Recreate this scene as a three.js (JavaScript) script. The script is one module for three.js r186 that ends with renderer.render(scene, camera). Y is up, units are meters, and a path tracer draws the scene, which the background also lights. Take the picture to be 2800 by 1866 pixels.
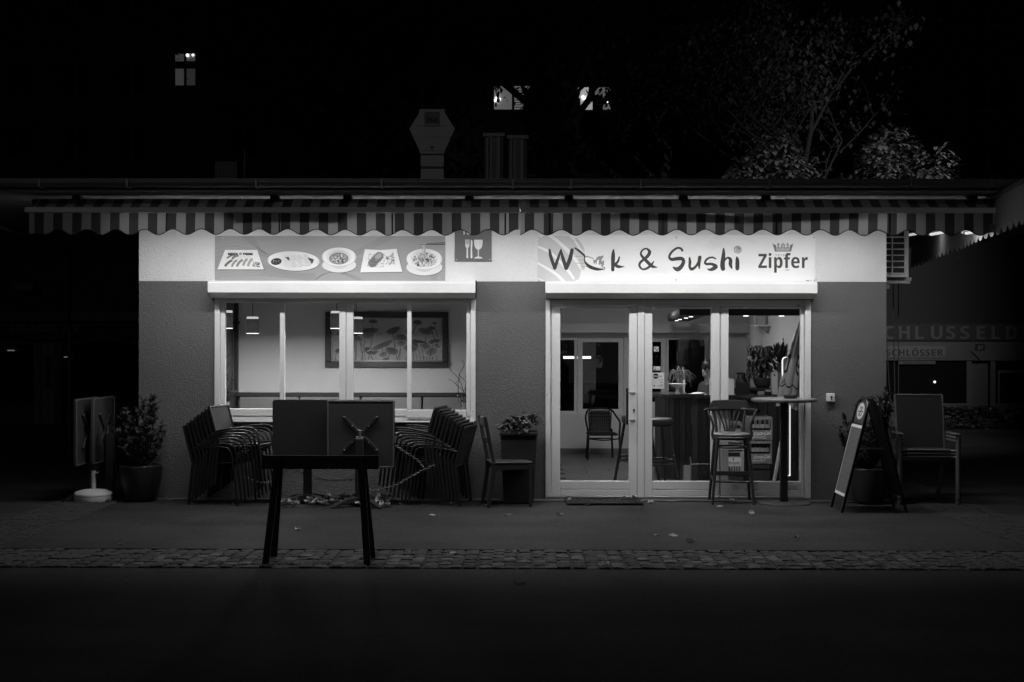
import * as THREE from 'three';
import { RoundedBoxGeometry } from 'three/addons/geometries/RoundedBoxGeometry.js';
import { mergeGeometries, mergeVertices } from 'three/addons/utils/BufferGeometryUtils.js';
import { MarchingCubes } from 'three/addons/objects/MarchingCubes.js';
import { RectAreaLightUniformsLib } from 'three/addons/lights/RectAreaLightUniformsLib.js';
RectAreaLightUniformsLib.init();

// ---------- camera, sky, moon, exposure ----------
const scene = new THREE.Scene();
const FOCAL = 3700, CAM = new THREE.Vector3(0, 1.7, 14.5);            // focal length in units of 1/2800 of the picture width
const camera = new THREE.PerspectiveCamera(2 * Math.atan(933 / FOCAL) * 180 / Math.PI, 2800 / 1866, 0.1, 300);
camera.position.copy(CAM);
camera.rotation.set(0, 0.0095, 0.0015, 'YXZ');
camera.updateMatrixWorld(true);
const renderer = new THREE.WebGLRenderer({ antialias: true });
renderer.toneMapping = THREE.LinearToneMapping;
renderer.toneMappingExposure = 1;
renderer.shadowMap.enabled = true;
{ // night sky: town glow, a little lighter towards the horizon
  const W = 64, H = 32, d = new Float32Array(W * H * 4);
  for (let j = 0; j < H; j++) for (let i = 0; i < W; i++) {
    const up = (j + 0.5) / H * 2 - 1, v = 0.0011 + 0.0007 * Math.pow(1 - Math.abs(up), 2);
    d.set([v, v, v, 1], (j * W + i) * 4);
  }
  const t = new THREE.DataTexture(d, W, H, THREE.RGBAFormat, THREE.FloatType);
  t.mapping = THREE.EquirectangularReflectionMapping; t.magFilter = THREE.LinearFilter; t.needsUpdate = true;
  scene.background = t; scene.environment = t;
}
const L_EAVE = 93, L_STREET = 165, L_FAR = 58, L_PEND = 470, L_BAR = 36, L_SPOT = 260, L_SIDE = 30;  // lamp strengths

// ---------- helpers ----------
let seedN = 7;
const rnd = () => { seedN = (seedN + 0x6d2b79f5) | 0; let t = Math.imul(seedN ^ (seedN >>> 15), 1 | seedN); t = (t + Math.imul(t ^ (t >>> 7), 61 | t)) ^ t; return ((t ^ (t >>> 14)) >>> 0) / 4294967296; };
const rr = (a, b) => a + (b - a) * rnd();
const V = (x, y, z) => new THREE.Vector3(x, y, z);
// surveyed points: a direction read off the photograph meets the plane z = const or the ground
const ray = (px, py) => V((px - 1400) / FOCAL, (933 - py) / FOCAL, -1).applyQuaternion(camera.quaternion);
const P = (px, py, z = 0) => { const v = ray(px, py); return v.multiplyScalar((z - CAM.z) / v.z).add(CAM); };
const G = (px, py, y = 0) => { const v = ray(px, py); return v.multiplyScalar((y - CAM.y) / v.y).add(CAM); };
const fx = (px, z = 0) => P(px, 1000, z).x, fy = (py, z = 0, px = 1400) => P(px, py, z).y;

const used = {};
const numbered = (n) => { used[n] = (used[n] ?? -1) + 1; return used[n] ? n + '_' + String(used[n]).padStart(3, '0') : n; };
function flat(g) { // position, normal, uv only, not indexed
  g = g.index ? g.toNonIndexed() : g;
  for (const k of Object.keys(g.attributes)) if (!['position', 'normal', 'uv'].includes(k)) g.deleteAttribute(k);
  if (!g.attributes.normal) g.computeVertexNormals();
  if (!g.attributes.uv) g.setAttribute('uv', new THREE.BufferAttribute(new Float32Array(g.attributes.position.count * 2), 2));
  return g;
}
function uvm(g0) { // uv in metres, projected along the main axis of each face
  const g = flat(g0), p = g.attributes.position, uv = g.attributes.uv, a = V(), b = V(), c = V(), n = V();
  for (let i = 0; i < p.count; i += 3) {
    a.fromBufferAttribute(p, i); b.fromBufferAttribute(p, i + 1); c.fromBufferAttribute(p, i + 2);
    n.copy(b).sub(a).cross(c.clone().sub(a));
    const x = Math.abs(n.x), y = Math.abs(n.y), z = Math.abs(n.z);
    [a, b, c].forEach((q, k) => (y >= x && y >= z ? uv.setXY(i + k, q.x, q.z) : x >= z ? uv.setXY(i + k, q.z, q.y) : uv.setXY(i + k, q.x, q.y)));
  }
  return g;
}
const join = (...gs) => { const l = gs.flat().filter(Boolean).map(flat); return l.length === 1 ? l[0] : mergeGeometries(l); };
const box = (w, h, d, x = 0, y = 0, z = 0, r = 0) => uvm((r ? new RoundedBoxGeometry(w, h, d, 1, Math.min(r, w / 2.01, h / 2.01, d / 2.01)) : new THREE.BoxGeometry(w, h, d)).translate(x, y, z));
const slab = (x0, x1, y0, y1, z0, z1, r = 0) => box(Math.abs(x1 - x0), Math.abs(y1 - y0), Math.abs(z1 - z0), (x0 + x1) / 2, (y0 + y1) / 2, (z0 + z1) / 2, r);
const cyl = (r0, r1, h, x = 0, y = 0, z = 0, n = 20, open = false) => flat(new THREE.CylinderGeometry(r1, r0, h, n, 1, open).translate(x, y + h / 2, z)); // r0 below, r1 above, y = foot
const lathe = (pts, n = 28) => flat(new THREE.LatheGeometry(pts.map(([r, y]) => new THREE.Vector2(r, y)), n));
const ball = (r, x, y, z, n = 12) => flat(new THREE.SphereGeometry(r, n, Math.max(6, n * 0.7 | 0)).translate(x, y, z));
const tube = (pts, r, rad = 8, seg = 0, tension = 0.5) => flat(new THREE.TubeGeometry(new THREE.CatmullRomCurve3(pts.map((p) => V(...p)), false, 'catmullrom', tension), seg || Math.max(2, pts.length * 4), r, rad));
function rod(a, b, r0, r1 = r0, n = 8) { // tapered bar from a to b
  const A = V(...a), B = V(...b), d = B.clone().sub(A), g = new THREE.CylinderGeometry(r1, r0, d.length(), n);
  g.applyQuaternion(new THREE.Quaternion().setFromUnitVectors(V(0, 1, 0), d.normalize()));
  return flat(g.translate((A.x + B.x) / 2, (A.y + B.y) / 2, (A.z + B.z) / 2));
}
function beam(a, b, w, d, r = 0, turn = 0) { // rectangular bar from a to b: w across, d deep
  const A = V(...a), B = V(...b), l = B.clone().sub(A), g = box(w, l.length(), d, 0, 0, 0, r);
  g.rotateY(turn);
  g.applyQuaternion(new THREE.Quaternion().setFromUnitVectors(V(0, 1, 0), l.normalize()));
  return g.translate((A.x + B.x) / 2, (A.y + B.y) / 2, (A.z + B.z) / 2);
}
const shape = (pts) => { const s = new THREE.Shape(); pts.forEach(([x, y], i) => (i ? s.lineTo(x, y) : s.moveTo(x, y))); return s; };
const extr = (s, d, bevel = 0, o = {}) => uvm(new THREE.ExtrudeGeometry(s, { depth: d, bevelEnabled: bevel > 0, bevelThickness: bevel, bevelSize: bevel, bevelSegments: 1, curveSegments: 16, ...o }));
function mesh(name, g, m, parent) {
  const o = new THREE.Mesh(g, m); o.name = parent === scene ? numbered(name) : name; o.castShadow = o.receiveShadow = true; parent.add(o); return o;
}
const part = (parent, name, g, m) => mesh(name, g, m, parent);
const tag = (o, label, category, group) => { o.userData = { label, category }; if (group) o.userData.group = group; return o; };
function thing(name, label, category, pos = [0, 0, 0], turn = 0, group) {
  const o = new THREE.Group(); o.name = numbered(name); scene.add(o); o.position.set(...pos); o.rotation.y = turn; return tag(o, label, category, group);
}
const solo = (name, g, m, label, category, group) => tag(mesh(name, g, m, scene), label, category, group);
const struct = (name, g, m, label) => { const o = mesh(name, g, m, scene); o.userData = { kind: 'structure', ...(label ? { label } : {}) }; return o; };
function copy(src, pos, turn, label, group) {
  const o = src.clone(); o.name = numbered(src.name.replace(/_\d{3}$/, '')); scene.add(o); o.position.set(...pos); o.rotation.y = turn;
  return tag(o, label, src.userData.category, group ?? src.userData.group);
}
const sub = (parent, name) => { const o = new THREE.Group(); o.name = name; parent.add(o); return o; };
const ORD = ['bottom', 'second', 'third', 'fourth', 'fifth', 'sixth', 'seventh', 'eighth', 'ninth', 'tenth'];

// ---------- textures ----------
const hash = (x, y, s) => { let h = (x * 374761393 + y * 668265263 + s * 974634777) | 0; h = Math.imul(h ^ (h >>> 13), 1274126177); return ((h ^ (h >>> 16)) >>> 0) / 4294967296; };
function vnoise(x, y, per, s) {
  const i = Math.floor(x), j = Math.floor(y), f = x - i, g = y - j, u = f * f * (3 - 2 * f), v = g * g * (3 - 2 * g), m = (a) => ((a % per) + per) % per;
  const a = hash(m(i), m(j), s), b = hash(m(i + 1), m(j), s), c = hash(m(i), m(j + 1), s), d = hash(m(i + 1), m(j + 1), s);
  return a + (b - a) * u + (c - a) * v + (a - b - c + d) * u * v;
}
const fbm = (u, v, per, oct, s) => { let t = 0, a = 0.5, n = 0; for (let k = 0; k < oct; k++, per *= 2, a *= 0.5) { t += a * vnoise(u * per, v * per, per, s + k); n += a; } return t / n; };
function tex(size, fn, repeat = 1, srgb = false) {
  const d = new Uint8Array(size * size * 4);
  for (let j = 0; j < size; j++) for (let i = 0; i < size; i++) {
    const v = Math.max(0, Math.min(255, 255 * fn(i / size, j / size)));
    d.set([v, v, v, 255], (j * size + i) * 4);
  }
  const t = new THREE.DataTexture(d, size, size);
  t.wrapS = t.wrapT = THREE.RepeatWrapping; t.magFilter = THREE.LinearFilter; t.repeat.set(repeat, repeat); t.needsUpdate = true;
  if (srgb) t.colorSpace = THREE.SRGBColorSpace;
  return t;
}
const rep = (t, x, y = x) => { const c = t.clone(); c.repeat.set(x, y); c.needsUpdate = true; return c; };
function canvasTex(w, h, draw) {
  const c = document.createElement('canvas'); c.width = w; c.height = h;
  draw(c.getContext('2d'), w, h);
  const t = new THREE.CanvasTexture(c); t.colorSpace = THREE.SRGBColorSpace; t.magFilter = THREE.LinearFilter; return t;
}
const T = {
  // trowelled plaster: streaky grain of a few millimetres
  stucco: tex(1024, (u, v) => { const a = fbm(u + 0.05 * fbm(u, v, 9, 2, 5), v, 62, 3, 1), b = fbm(u, v, 130, 2, 9); return 0.25 + 0.75 * Math.pow(Math.abs(a * 2 - 1), 0.6) * 0.7 + 0.3 * b - 0.2; }, 1 / 1.1),
  // grey values of faint stains, 0.85 .. 1
  grime: tex(512, (u, v) => 0.78 + 0.2 * fbm(u, v, 5, 5, 21) + 0.04 * fbm(u, v, 90, 2, 33), 1 / 2.3),
  asphalt: tex(1024, (u, v) => { const g = hash(u * 1024 | 0, v * 1024 | 0, 3), s = hash(u * 340 | 0, v * 340 | 0, 8); const q = hash(u * 120 | 0, v * 120 | 0, 18); return (0.46 + 0.75 * (fbm(u, v, 4, 6, 40) - 0.5) + 0.5 * (fbm(u, v * 3, 3, 4, 44) - 0.5) + 0.3 * (g - 0.5) + 0.34 * (q - 0.5) + (s > 0.965 ? 0.26 : 0) - (s < 0.03 ? 0.16 : 0)); }, 1 / 2.6),
  grit: tex(1024, (u, v) => 0.55 * fbm(u, v, 220, 2, 50) + 0.45 * hash(u * 512 | 0, v * 512 | 0, 77), 1 / 2.6),
  wood: tex(512, (u, v) => { const w = u * 14 + 2.2 * fbm(u, v, 2, 3, 60); return 0.62 + 0.2 * Math.sin(w * 6.28) * 0.5 + 0.28 * (fbm(u, v * 0.12, 64, 3, 61) - 0.5); }, 1),
  weave: tex(256, (u, v) => 0.5 + 0.25 * Math.sin(u * 6.283 * 32) * Math.sin(v * 6.283 * 32) + 0.2 * (hash(u * 256 | 0, v * 256 | 0, 4) - 0.5), 1 / 0.12),
  brushed: tex(256, (u, v) => 0.5 + 0.5 * (fbm(u * 0.1, v, 128, 2, 70) - 0.5), 1 / 0.4),
  stone: tex(512, (u, v) => 0.6 + 0.5 * (fbm(u, v, 12, 5, 81) - 0.5) + 0.2 * (hash(u * 512 | 0, v * 512 | 0, 6) - 0.5), 1 / 0.5),
};
// ---------- materials: grey base colours, linear ----------
const grey = (v) => new THREE.Color().setRGB(v, v, v);
const mat = (v, roughness = 0.7, o = {}) => new THREE.MeshStandardMaterial({ color: grey(v), roughness, ...o });
const phys = (v, roughness, o) => new THREE.MeshPhysicalMaterial({ color: grey(v), roughness, ...o });
const glow = (v) => new THREE.MeshStandardMaterial({ color: grey(0.8), roughness: 0.6, emissive: grey(1), emissiveIntensity: v });
const M = {
  white: mat(0.82, 0.9, { map: T.grime, bumpMap: T.stucco, bumpScale: 0.007 }),
  greyWall: mat(0.15, 0.92, { map: T.grime, bumpMap: T.stucco, bumpScale: 0.009 }),
  alu: mat(0.86, 0.42, { map: T.grime }),
  shutter: mat(0.85, 0.45, { map: T.grime }),
  dark: mat(0.02, 0.5), black: mat(0.012, 0.45), rubber: mat(0.008, 0.9),
  chrome: mat(0.6, 0.22, { metalness: 1 }),
  steel: mat(0.45, 0.4, { metalness: 1, bumpMap: T.brushed, bumpScale: 0.0006 }),
  zinc: mat(0.3, 0.5, { metalness: 0.8, map: T.grime }),
  asphalt: mat(0.043, 0.93, { map: T.asphalt, bumpMap: T.grit, bumpScale: 0.006 }),
  road: mat(0.032, 0.95, { map: T.asphalt, bumpMap: T.grit, bumpScale: 0.006 }),
  concrete: mat(0.15, 0.95, { map: T.stone, bumpMap: T.grit, bumpScale: 0.004 }),
  innerWall: mat(0.55, 0.9, { map: T.grime }),
  pale: mat(0.62, 0.8, { map: T.grime }),
  darkWood: mat(0.035, 0.4, { map: rep(T.wood, 1) }),
  midWood: mat(0.16, 0.45, { map: rep(T.wood, 1) }),
  plum: mat(0.02, 0.42, {}),                                     // powder coated chair tubes
  sling: mat(0.026, 0.75, { bumpMap: T.weave, bumpScale: 0.0015 }),
  glass: phys(1, 0, { transmission: 1, thickness: 0, ior: 1.5 }),
  leaf: phys(0.085, 0.38, { transmission: 0.25, thickness: 0, side: THREE.DoubleSide }),
  innerLeaf: phys(0.035, 0.4, { transmission: 0.2, thickness: 0, side: THREE.DoubleSide }),
  treeLeaf: phys(0.055, 0.5, { transmission: 0.2, thickness: 0, side: THREE.DoubleSide }),
  needle: phys(0.04, 0.55, { side: THREE.DoubleSide }),
  dry: phys(0.36, 0.7, { side: THREE.DoubleSide, transmission: 0.15, thickness: 0 }),
  bark: mat(0.025, 0.95, { bumpMap: T.stone, bumpScale: 0.02 }),
  paper: mat(0.8, 0.8),
};
function rectLamp(parent, w, h, x, y, z, intensity, look) { // area light of a lamp, at (x, y, z), shining towards look
  const l = new THREE.RectAreaLight(0xffffff, intensity, w, h); l.name = 'lamp_light'; l.position.set(x, y, z); parent.add(l);
  parent.updateMatrixWorld(true); l.lookAt(...look); return l;
}

// ---------- ground ----------
const BAND0 = 3.48, BAND1 = 4.34;
const WALK0 = -60;
struct('pavement', slab(-40, 40, -0.3, 0, WALK0, BAND0), M.asphalt, 'worn asphalt pavement in front of the snack bar');
struct('road', slab(-40, 40, -0.3, -0.014, BAND1, 60), M.road, 'dark asphalt road in the foreground');
{ // cobble band along the road edge, seven courses
  const band = struct('cobble_band', slab(-40, 40, -0.3, -0.012, BAND0, BAND1), mat(0.03, 1), 'band of square cobbles between pavement and road');
  const step = (BAND1 - BAND0) / 7, geos = [], mats = [0.06, 0.11, 0.17, 0.26, 0.09].map((v) => mat(v, 0.9, { map: T.stone, bumpMap: T.stone, bumpScale: 0.008 }));
  for (let k = 0; k < 9; k++) { // a hewn stone: uneven, rounded top
    const w = rr(0.09, 0.1), d = step - rr(0.008, 0.018), g = new THREE.BoxGeometry(1, 1, 1, 3, 1, 3), p = g.attributes.position;
    for (let i = 0; i < p.count; i++) {
      const x = p.getX(i), y = p.getY(i), z = p.getZ(i), edge = Math.max(Math.abs(x), Math.abs(z)) > 0.45;
      const j = hash(Math.round(x * 6) + k * 11, Math.round(z * 6) + k * 3, 12);
      p.setXYZ(i, x * w * (y > 0 ? 0.94 + 0.06 * j : 1) + (j - 0.5) * 0.006, y > 0 ? (edge ? -0.006 + 0.006 * j : 0.001 + 0.006 * j) : -0.1, z * d * (y > 0 ? 0.94 + 0.06 * j : 1) + (0.5 - j) * 0.006);
    }
    const f = flat(g); f.computeVertexNormals(); geos.push(uvm(f));
  }
  const rest = [], put = [];
  for (let r = 6; r >= 0; r--) for (let c = -52; c <= 52; c++) put.push([c * 0.1025 + 0.012 * Math.sin(c * 1.7), BAND0 + (r + 0.5) * step, r, c]);
  put.sort((a, b) => (a[2] < 2) - (b[2] < 2) || Math.abs(a[0]) - Math.abs(b[0]));
  put.forEach(([x, z, r, c], i) => {
    const g = geos[Math.abs(c * 7 + r * 5) % 9], y = rr(-0.006, 0.004), t = rr(-0.07, 0.07);
    if (i < 300) { const o = mesh('cobble', g, mats[Math.abs(c * 3 + r * 7 + (c * r) % 3) % 5], band); o.position.set(x, y, z); o.rotation.set(rr(-0.03, 0.03), t, rr(-0.03, 0.03)); } else rest.push(g.clone().rotateY(t).translate(x, y, z));
  });
  for (let r = 0; r < 7; r++) for (const s of [-1, 1]) for (let c = 53; c < 90; c++) rest.push(geos[(c + r) % 9].clone().translate(s * c * 0.1025, rr(-0.006, 0.004), BAND0 + (r + 0.5) * step));
  mesh('cobbles', join(rest), mats[1], band).userData.kind = 'stuff';
  // narrow strips of small setts running back beside the building
  for (const [x0, x1] of [[-4.95, -4.28], [4.1, 4.72]]) {
    const bed = struct('sett_strip', slab(x0, x1, 0, 0.004, -9, BAND0 - 0.004), mat(0.035, 1), x0 < 0 ? 'strip of small setts left of the building' : 'strip of small setts right of the building');
    const l = [];
    for (let z = -8.9; z < BAND0 - 0.08; z += 0.088) for (let x = x0 + 0.05; x < x1 - 0.03; x += 0.083) l.push(geos[(rnd() * 9) | 0].clone().scale(0.82, 1, 0.62).rotateY(rr(-0.12, 0.12)).translate(x + rr(-0.006, 0.006), 0.008 + rr(-0.004, 0.003), z + rr(-0.006, 0.006)));
    mesh('setts', join(l), mats[0], bed).userData.kind = 'stuff';
  }
  // broken concrete strip along the foot of the wall
  const pts = [[-4.2, 0]]; for (let x = -4.2; x <= 3.95; x += 0.12) pts.push([x, -(0.2 + rr(-0.05, 0.05))]); pts.push([3.95, 0]);
  struct('wall_foot_strip', uvm(extr(shape(pts), 0.012).rotateX(-Math.PI / 2).translate(0, 0.0, 0.0)), M.concrete, 'crumbling concrete strip along the foot of the wall');
}

// ---------- the snack bar building ----------
const XL = fx(379), XR = fx(2424), BANDY = fy(770), SOFFIT = 3.14, BACK = -5.7, DINE = -3.3, RIGHTW = 3.3, SPLIT = 0.05;
const DOOR = { x0: fx(1492), x1: fx(2217), y1: fy(818) }, WIN = { x0: fx(587), x1: fx(1301), y0: fy(1152), y1: fy(812) };
const kiosk = thing('snack_bar_building', 'low plastered snack bar building with white upper band and grey walls', 'building');
const rectPath = (x0, x1, y0, y1) => { const h = new THREE.Path(); h.moveTo(x0, y0); h.lineTo(x0, y1); h.lineTo(x1, y1); h.lineTo(x1, y0); h.lineTo(x0, y0); return h; };
{
  const s = shape([[XL, 0], [DOOR.x0, 0], [DOOR.x0, DOOR.y1], [DOOR.x1, DOOR.y1], [DOOR.x1, 0], [XR, 0], [XR, BANDY], [XL, BANDY]]);
  s.holes.push(rectPath(WIN.x0, WIN.x1, WIN.y0, WIN.y1));
  part(kiosk, 'wall', extr(s, 0.3).translate(0, 0, -0.3), M.greyWall);
  part(kiosk, 'wall', slab(XL, XR, BANDY, SOFFIT, -0.3, 0), M.white).userData.label = 'white plastered upper band of the front wall';
  part(kiosk, 'wall', slab(XL, XL + 0.3, 0, SOFFIT, BACK - 0.3, -0.3), M.greyWall);
  part(kiosk, 'wall', slab(XR - 0.3, XR, 0, BANDY, BACK - 0.3, -0.3), M.greyWall);
  part(kiosk, 'wall', slab(XR - 0.3, XR, BANDY, SOFFIT, BACK - 0.3, -0.3), M.white);
  // back wall with two window openings
  const z = BACK, b = shape([[XL + 0.3, 0], [XR - 0.3, 0], [XR - 0.3, SOFFIT], [XL + 0.3, SOFFIT]]);
  const H1 = [fx(1500, z), fx(1706, z), fy(1133, z), fy(922, z)], H2 = [fx(1716, z), fx(1936, z), fy(1112, z), fy(922, z)];
  b.holes.push(rectPath(...H1), rectPath(...H2));
  part(kiosk, 'wall', extr(b, 0.3).translate(0, 0, BACK - 0.3), M.innerWall);
  part(kiosk, 'wall', slab(SPLIT, SPLIT + 0.15, 0.02, 2.75, BACK, -0.3), M.innerWall);          // between the two rooms
  part(kiosk, 'wall', slab(XL + 0.3, SPLIT, 0.02, 2.75, DINE - 0.15, DINE), M.innerWall);       // back of the dining room
  // right inner wall with a doorway near the back
  const w = new THREE.Shape(); w.moveTo(-0.3, 0.02); w.lineTo(-0.3, 2.75); w.lineTo(BACK, 2.75); w.lineTo(BACK, 0.02); w.lineTo(-0.3, 0.02);
  w.holes.push(rectPath(-5.5, -4.75, 0.05, 1.86));
  part(kiosk, 'wall', uvm(extr(w, 0.12).rotateY(-Math.PI / 2).translate(RIGHTW + 0.12, 0, 0)), M.innerWall);
  part(kiosk, 'pillar', slab(RIGHTW - 0.12, RIGHTW, 0.02, 2.75, -4.6, -4.3), M.innerWall);
  part(kiosk, 'ceiling', slab(XL + 0.3, XR - 0.3, 2.75, 2.9, BACK, -0.3), M.innerWall);
  part(kiosk, 'beam', slab(SPLIT + 0.15, RIGHTW, fy(910, z), fy(885, z), BACK, BACK + 0.22), M.innerWall);
  part(kiosk, 'skirting_board', slab(SPLIT + 0.15, RIGHTW, 0.02, 0.1, BACK, BACK + 0.015), mat(0.12, 0.5));
  // sashes and panes in the back openings
  const back = (name, x0, x1, y0, y1, bar) => {
    const g = sub(kiosk, name), zz = BACK - 0.05;
    part(g, 'frame', join(slab(x0, x1, y0, y0 + bar, zz - 0.06, zz), slab(x0, x1, y1 - bar, y1, zz - 0.06, zz), slab(x0, x0 + bar, y0 + bar, y1 - bar, zz - 0.06, zz), slab(x1 - bar, x1, y0 + bar, y1 - bar, zz - 0.06, zz)), M.pale);
    part(g, 'pane', slab(x0 + bar, x1 - bar, y0 + bar, y1 - bar, zz - 0.035, zz - 0.03), M.glass);
    return g;
  };
  back('window', H1[0], fx(1579, z), H1[2], H1[3], 0.045);
  const sash = back('window', fx(1580, z), H1[1], H1[2], H1[3], 0.075);
  part(sash, 'window_handle', join(box(0.025, 0.09, 0.012, fx(1694, z), 1.22, BACK - 0.044), box(0.018, 0.12, 0.018, fx(1694, z), 1.17, BACK - 0.03, 0.004)), M.pale);
  back('window', H2[0], fx(1822, z), H2[2], H2[3], 0.07);
  back('window', fx(1823, z), H2[1], H2[2], H2[3], 0.035);
}
// tiled floor of the bar room, plain floor of the dining room
{
  const floor = struct('floor', slab(XL + 0.3, XR - 0.3, 0, 0.012, BACK, -0.3), mat(0.06, 0.9), 'tiled floor inside the bar room');
  const ms = [0.1, 0.12, 0.135, 0.11].map((v) => mat(v, 0.45, { map: T.stone }));
  const g = box(0.594, 0.012, 0.294, 0, 0.018, 0, 0.002);
  for (let r = 0; r < 18; r++) for (let c = 0; c < 5; c++) { const x = SPLIT + 0.15 + 0.3 + c * 0.6 + (r % 2 ? 0.3 : 0), o = mesh('tile', g, ms[(r * 3 + c * 5) % 4], floor); o.position.set(x, 0, -0.45 - r * 0.3); if (x > RIGHTW - 0.15) floor.remove(o); }
}
// ---------- window and door front ----------
const bar = (x0, x1, y0, y1, z0 = -0.03, z1 = 0.03) => slab(x0, x1, y0, y1, z0, z1, 0.005);
function screwHead(parent, x, y, z) { part(parent, 'screw', flat(new THREE.SphereGeometry(0.007, 8, 5).scale(1, 1, 0.5).translate(x, y, z)), M.steel); }
{
  const w = sub(kiosk, 'shop_window'); w.position.z = -0.04; const y0 = fy(1139), y1 = fy(829), yb = fy(1120);
  const X = (p) => fx(p), F = (n, x0, x1, ya, yc, z0, z1) => part(w, n, bar(X(x0), X(x1), ya, yc, z0, z1), M.alu);
  F('guide_rail', 587, 601, fy(1152), fy(814), -0.02, 0.06); F('guide_rail', 1287, 1300.5, fy(1152), fy(814), -0.02, 0.06);
  F('head_panel', 601.5, 1286.5, fy(829), fy(813), -0.03, 0.035);
  F('frame', 601.5, 614.5, y0, y1 - 0.002); F('frame', 1275, 1286.5, y0, y1 - 0.002);
  F('mullion', 764, 777, yb, y1 - 0.002); F('mullion', 927, 945, y0, y1 - 0.002, -0.03, 0.04); F('mullion', 946.2, 965, y0, y1 - 0.002, -0.03, 0.036); F('mullion', 1113, 1124.5, yb, y1 - 0.002, -0.03, 0.045);
  F('bottom_rail', 615, 926.5, y0, yb); F('bottom_rail', 965.5, 1112, y0, yb);
  part(w, 'bottom_rail', bar(X(1112.5), X(1274.5), fy(1142), fy(1122), -0.02, 0.055), M.alu);
  part(w, 'sill', join(slab(X(601.5), X(1286.5), fy(1152), y0 - 0.002, -0.05, 0.02), slab(X(592), X(1296), fy(1156), fy(1152) - 0.001, -0.05, 0.085, 0.004)), M.alu);
  part(w, 'inner_sill', slab(X(587), X(1301), fy(1152) - 0.03, fy(1152), -0.5, -0.06), M.pale);
  for (const [a, b] of [[614.5, 764], [777, 927], [965, 1113], [1124.5, 1275]]) part(w, 'pane', slab(X(a), X(b), yb, y1, 0.0, 0.005), M.glass);
  for (const [a, b] of [[594, 852], [594, 1120], [1294, 838], [1294, 1125]]) screwHead(w, X(a), fy(b), 0.06);
  // shutter box above, with chamfered lower edge
  const makeBox = (x0, x1) => { // built face by face so that its normals point outwards
    const t = fy(771), a = fy(804), c = fy(817), prof = [[0.004, c], [0.085, c], [0.197, a - 0.003], [0.205, a + 0.005], [0.205, t - 0.024], [0.198, t - 0.017], [0.198, t], [0.004, t]], v = [], n = prof.length;
    for (let i = 0; i < n; i++) { const [z0, ya] = prof[i], [z1, yc] = prof[(i + 1) % n]; v.push(x0, ya, z0, x1, ya, z0, x1, yc, z1, x0, ya, z0, x1, yc, z1, x0, yc, z1); }
    for (let i = 1; i < n - 1; i++) { const q = [prof[0], prof[i], prof[i + 1]]; for (const [z, y] of [q[0], q[2], q[1]]) v.push(x1, y, z); for (const [z, y] of q) v.push(x0, y, z); }
    const g = new THREE.BufferGeometry(); g.setAttribute('position', new THREE.BufferAttribute(new Float32Array(v), 3)); g.computeVertexNormals(); return uvm(g);
  };
  part(kiosk, 'shutter_box', makeBox(fx(579.5), fx(1301)), M.shutter);
  part(kiosk, 'shutter_box', makeBox(fx(1490.5), fx(2224)), M.shutter);
  part(kiosk, 'shutter_box_end_seal', slab(fx(1301.3), fx(1303.5), fy(817), fy(769), 0.002, 0.16), M.rubber);

  const d = sub(kiosk, 'entrance_front'); d.position.z = -0.04; const D = (n, x0, x1, ya, yc, z0, z1, m = M.alu) => part(d, n, bar(X(x0), X(x1), ya, yc, z0, z1), m);
  const foot = 0.03, top = fy(837), gt = fy(844), gb = fy(1316);
  D('guide_rail', 1492, 1504.5, foot, fy(819), -0.02, 0.06); D('guide_rail', 2201, 2217, foot, fy(819), -0.02, 0.06);
  D('head_panel', 1505, 2200.5, top, fy(820), -0.03, 0.035);
  const leaf = (name, a0, a1, g0, g1, bottom, z) => {
    D('door_stile', a0, g0, bottom, top - 0.004, z - 0.06, z); D('door_stile', g1, a1, bottom, top - 0.004, z - 0.06, z);
    D('door_rail', g0 + 0.15, g1 - 0.15, gt, top - 0.004, z - 0.06, z - 0.001);
    D('door_rail', g0 + 0.15, g1 - 0.15, fy(1338), gb, z - 0.06, z - 0.001); D('kick_rail', g0 + 0.15, g1 - 0.15, bottom, fy(1340), z - 0.06, z + 0.004);
    part(d, name, slab(X(g0), X(g1), gb, gt, z - 0.034, z - 0.028), M.glass);
  };
  leaf('pane', 1509, 1743, 1532, 1720.5, 0.045, 0.03); leaf('pane', 1762.5, 1967.5, 1784, 1945, 0.045, 0.03); leaf('pane', 1972, 2199.5, 1993, 2190.5, 0.04, 0.025);
  D('door_post', 1743.8, 1761.8, 0.03, top - 0.004, -0.03, 0.04); D('door_post', 1505, 1508.5, 0.03, top - 0.004, -0.03, 0.02); D('door_post', 1968, 1971.5, 0.03, top - 0.004, -0.03, 0.012);
  part(d, 'threshold', slab(X(1492), X(2217), 0, 0.028, -0.3, 0.05), M.steel);
  for (const [a, b] of [[1511, 2]]) for (const py of [1080, 1325]) { screwHead(d, X(1496), fy(py), 0.06); screwHead(d, X(2211), fy(py), 0.06); }
  for (const px of [2010, 2175]) part(d, 'drain_cap', box(0.045, 0.018, 0.012, X(px), fy(1325), 0.032, 0.004), M.shutter);
  part(d, 'maker_badge', box(0.04, 0.008, 0.003, X(2184), fy(834), 0.037), M.dark);
  // pull bar with two brackets, lock cylinder
  const hx = X(1714), h = part(d, 'door_handle', join(cyl(0.016, 0.016, fy(1061) - fy(1160), hx, fy(1160), 0.105), rod([hx, fy(1074), 0.105], [X(1735), fy(1074), 0.03], 0.009), rod([hx, fy(1149), 0.105], [X(1735), fy(1149), 0.03], 0.009)), M.chrome);
  part(h, 'fixing_plate', join(box(0.05, 0.018, 0.008, X(1731), fy(1074), 0.034, 0.003), box(0.05, 0.018, 0.008, X(1731), fy(1149), 0.034, 0.003)), M.chrome);
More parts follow.
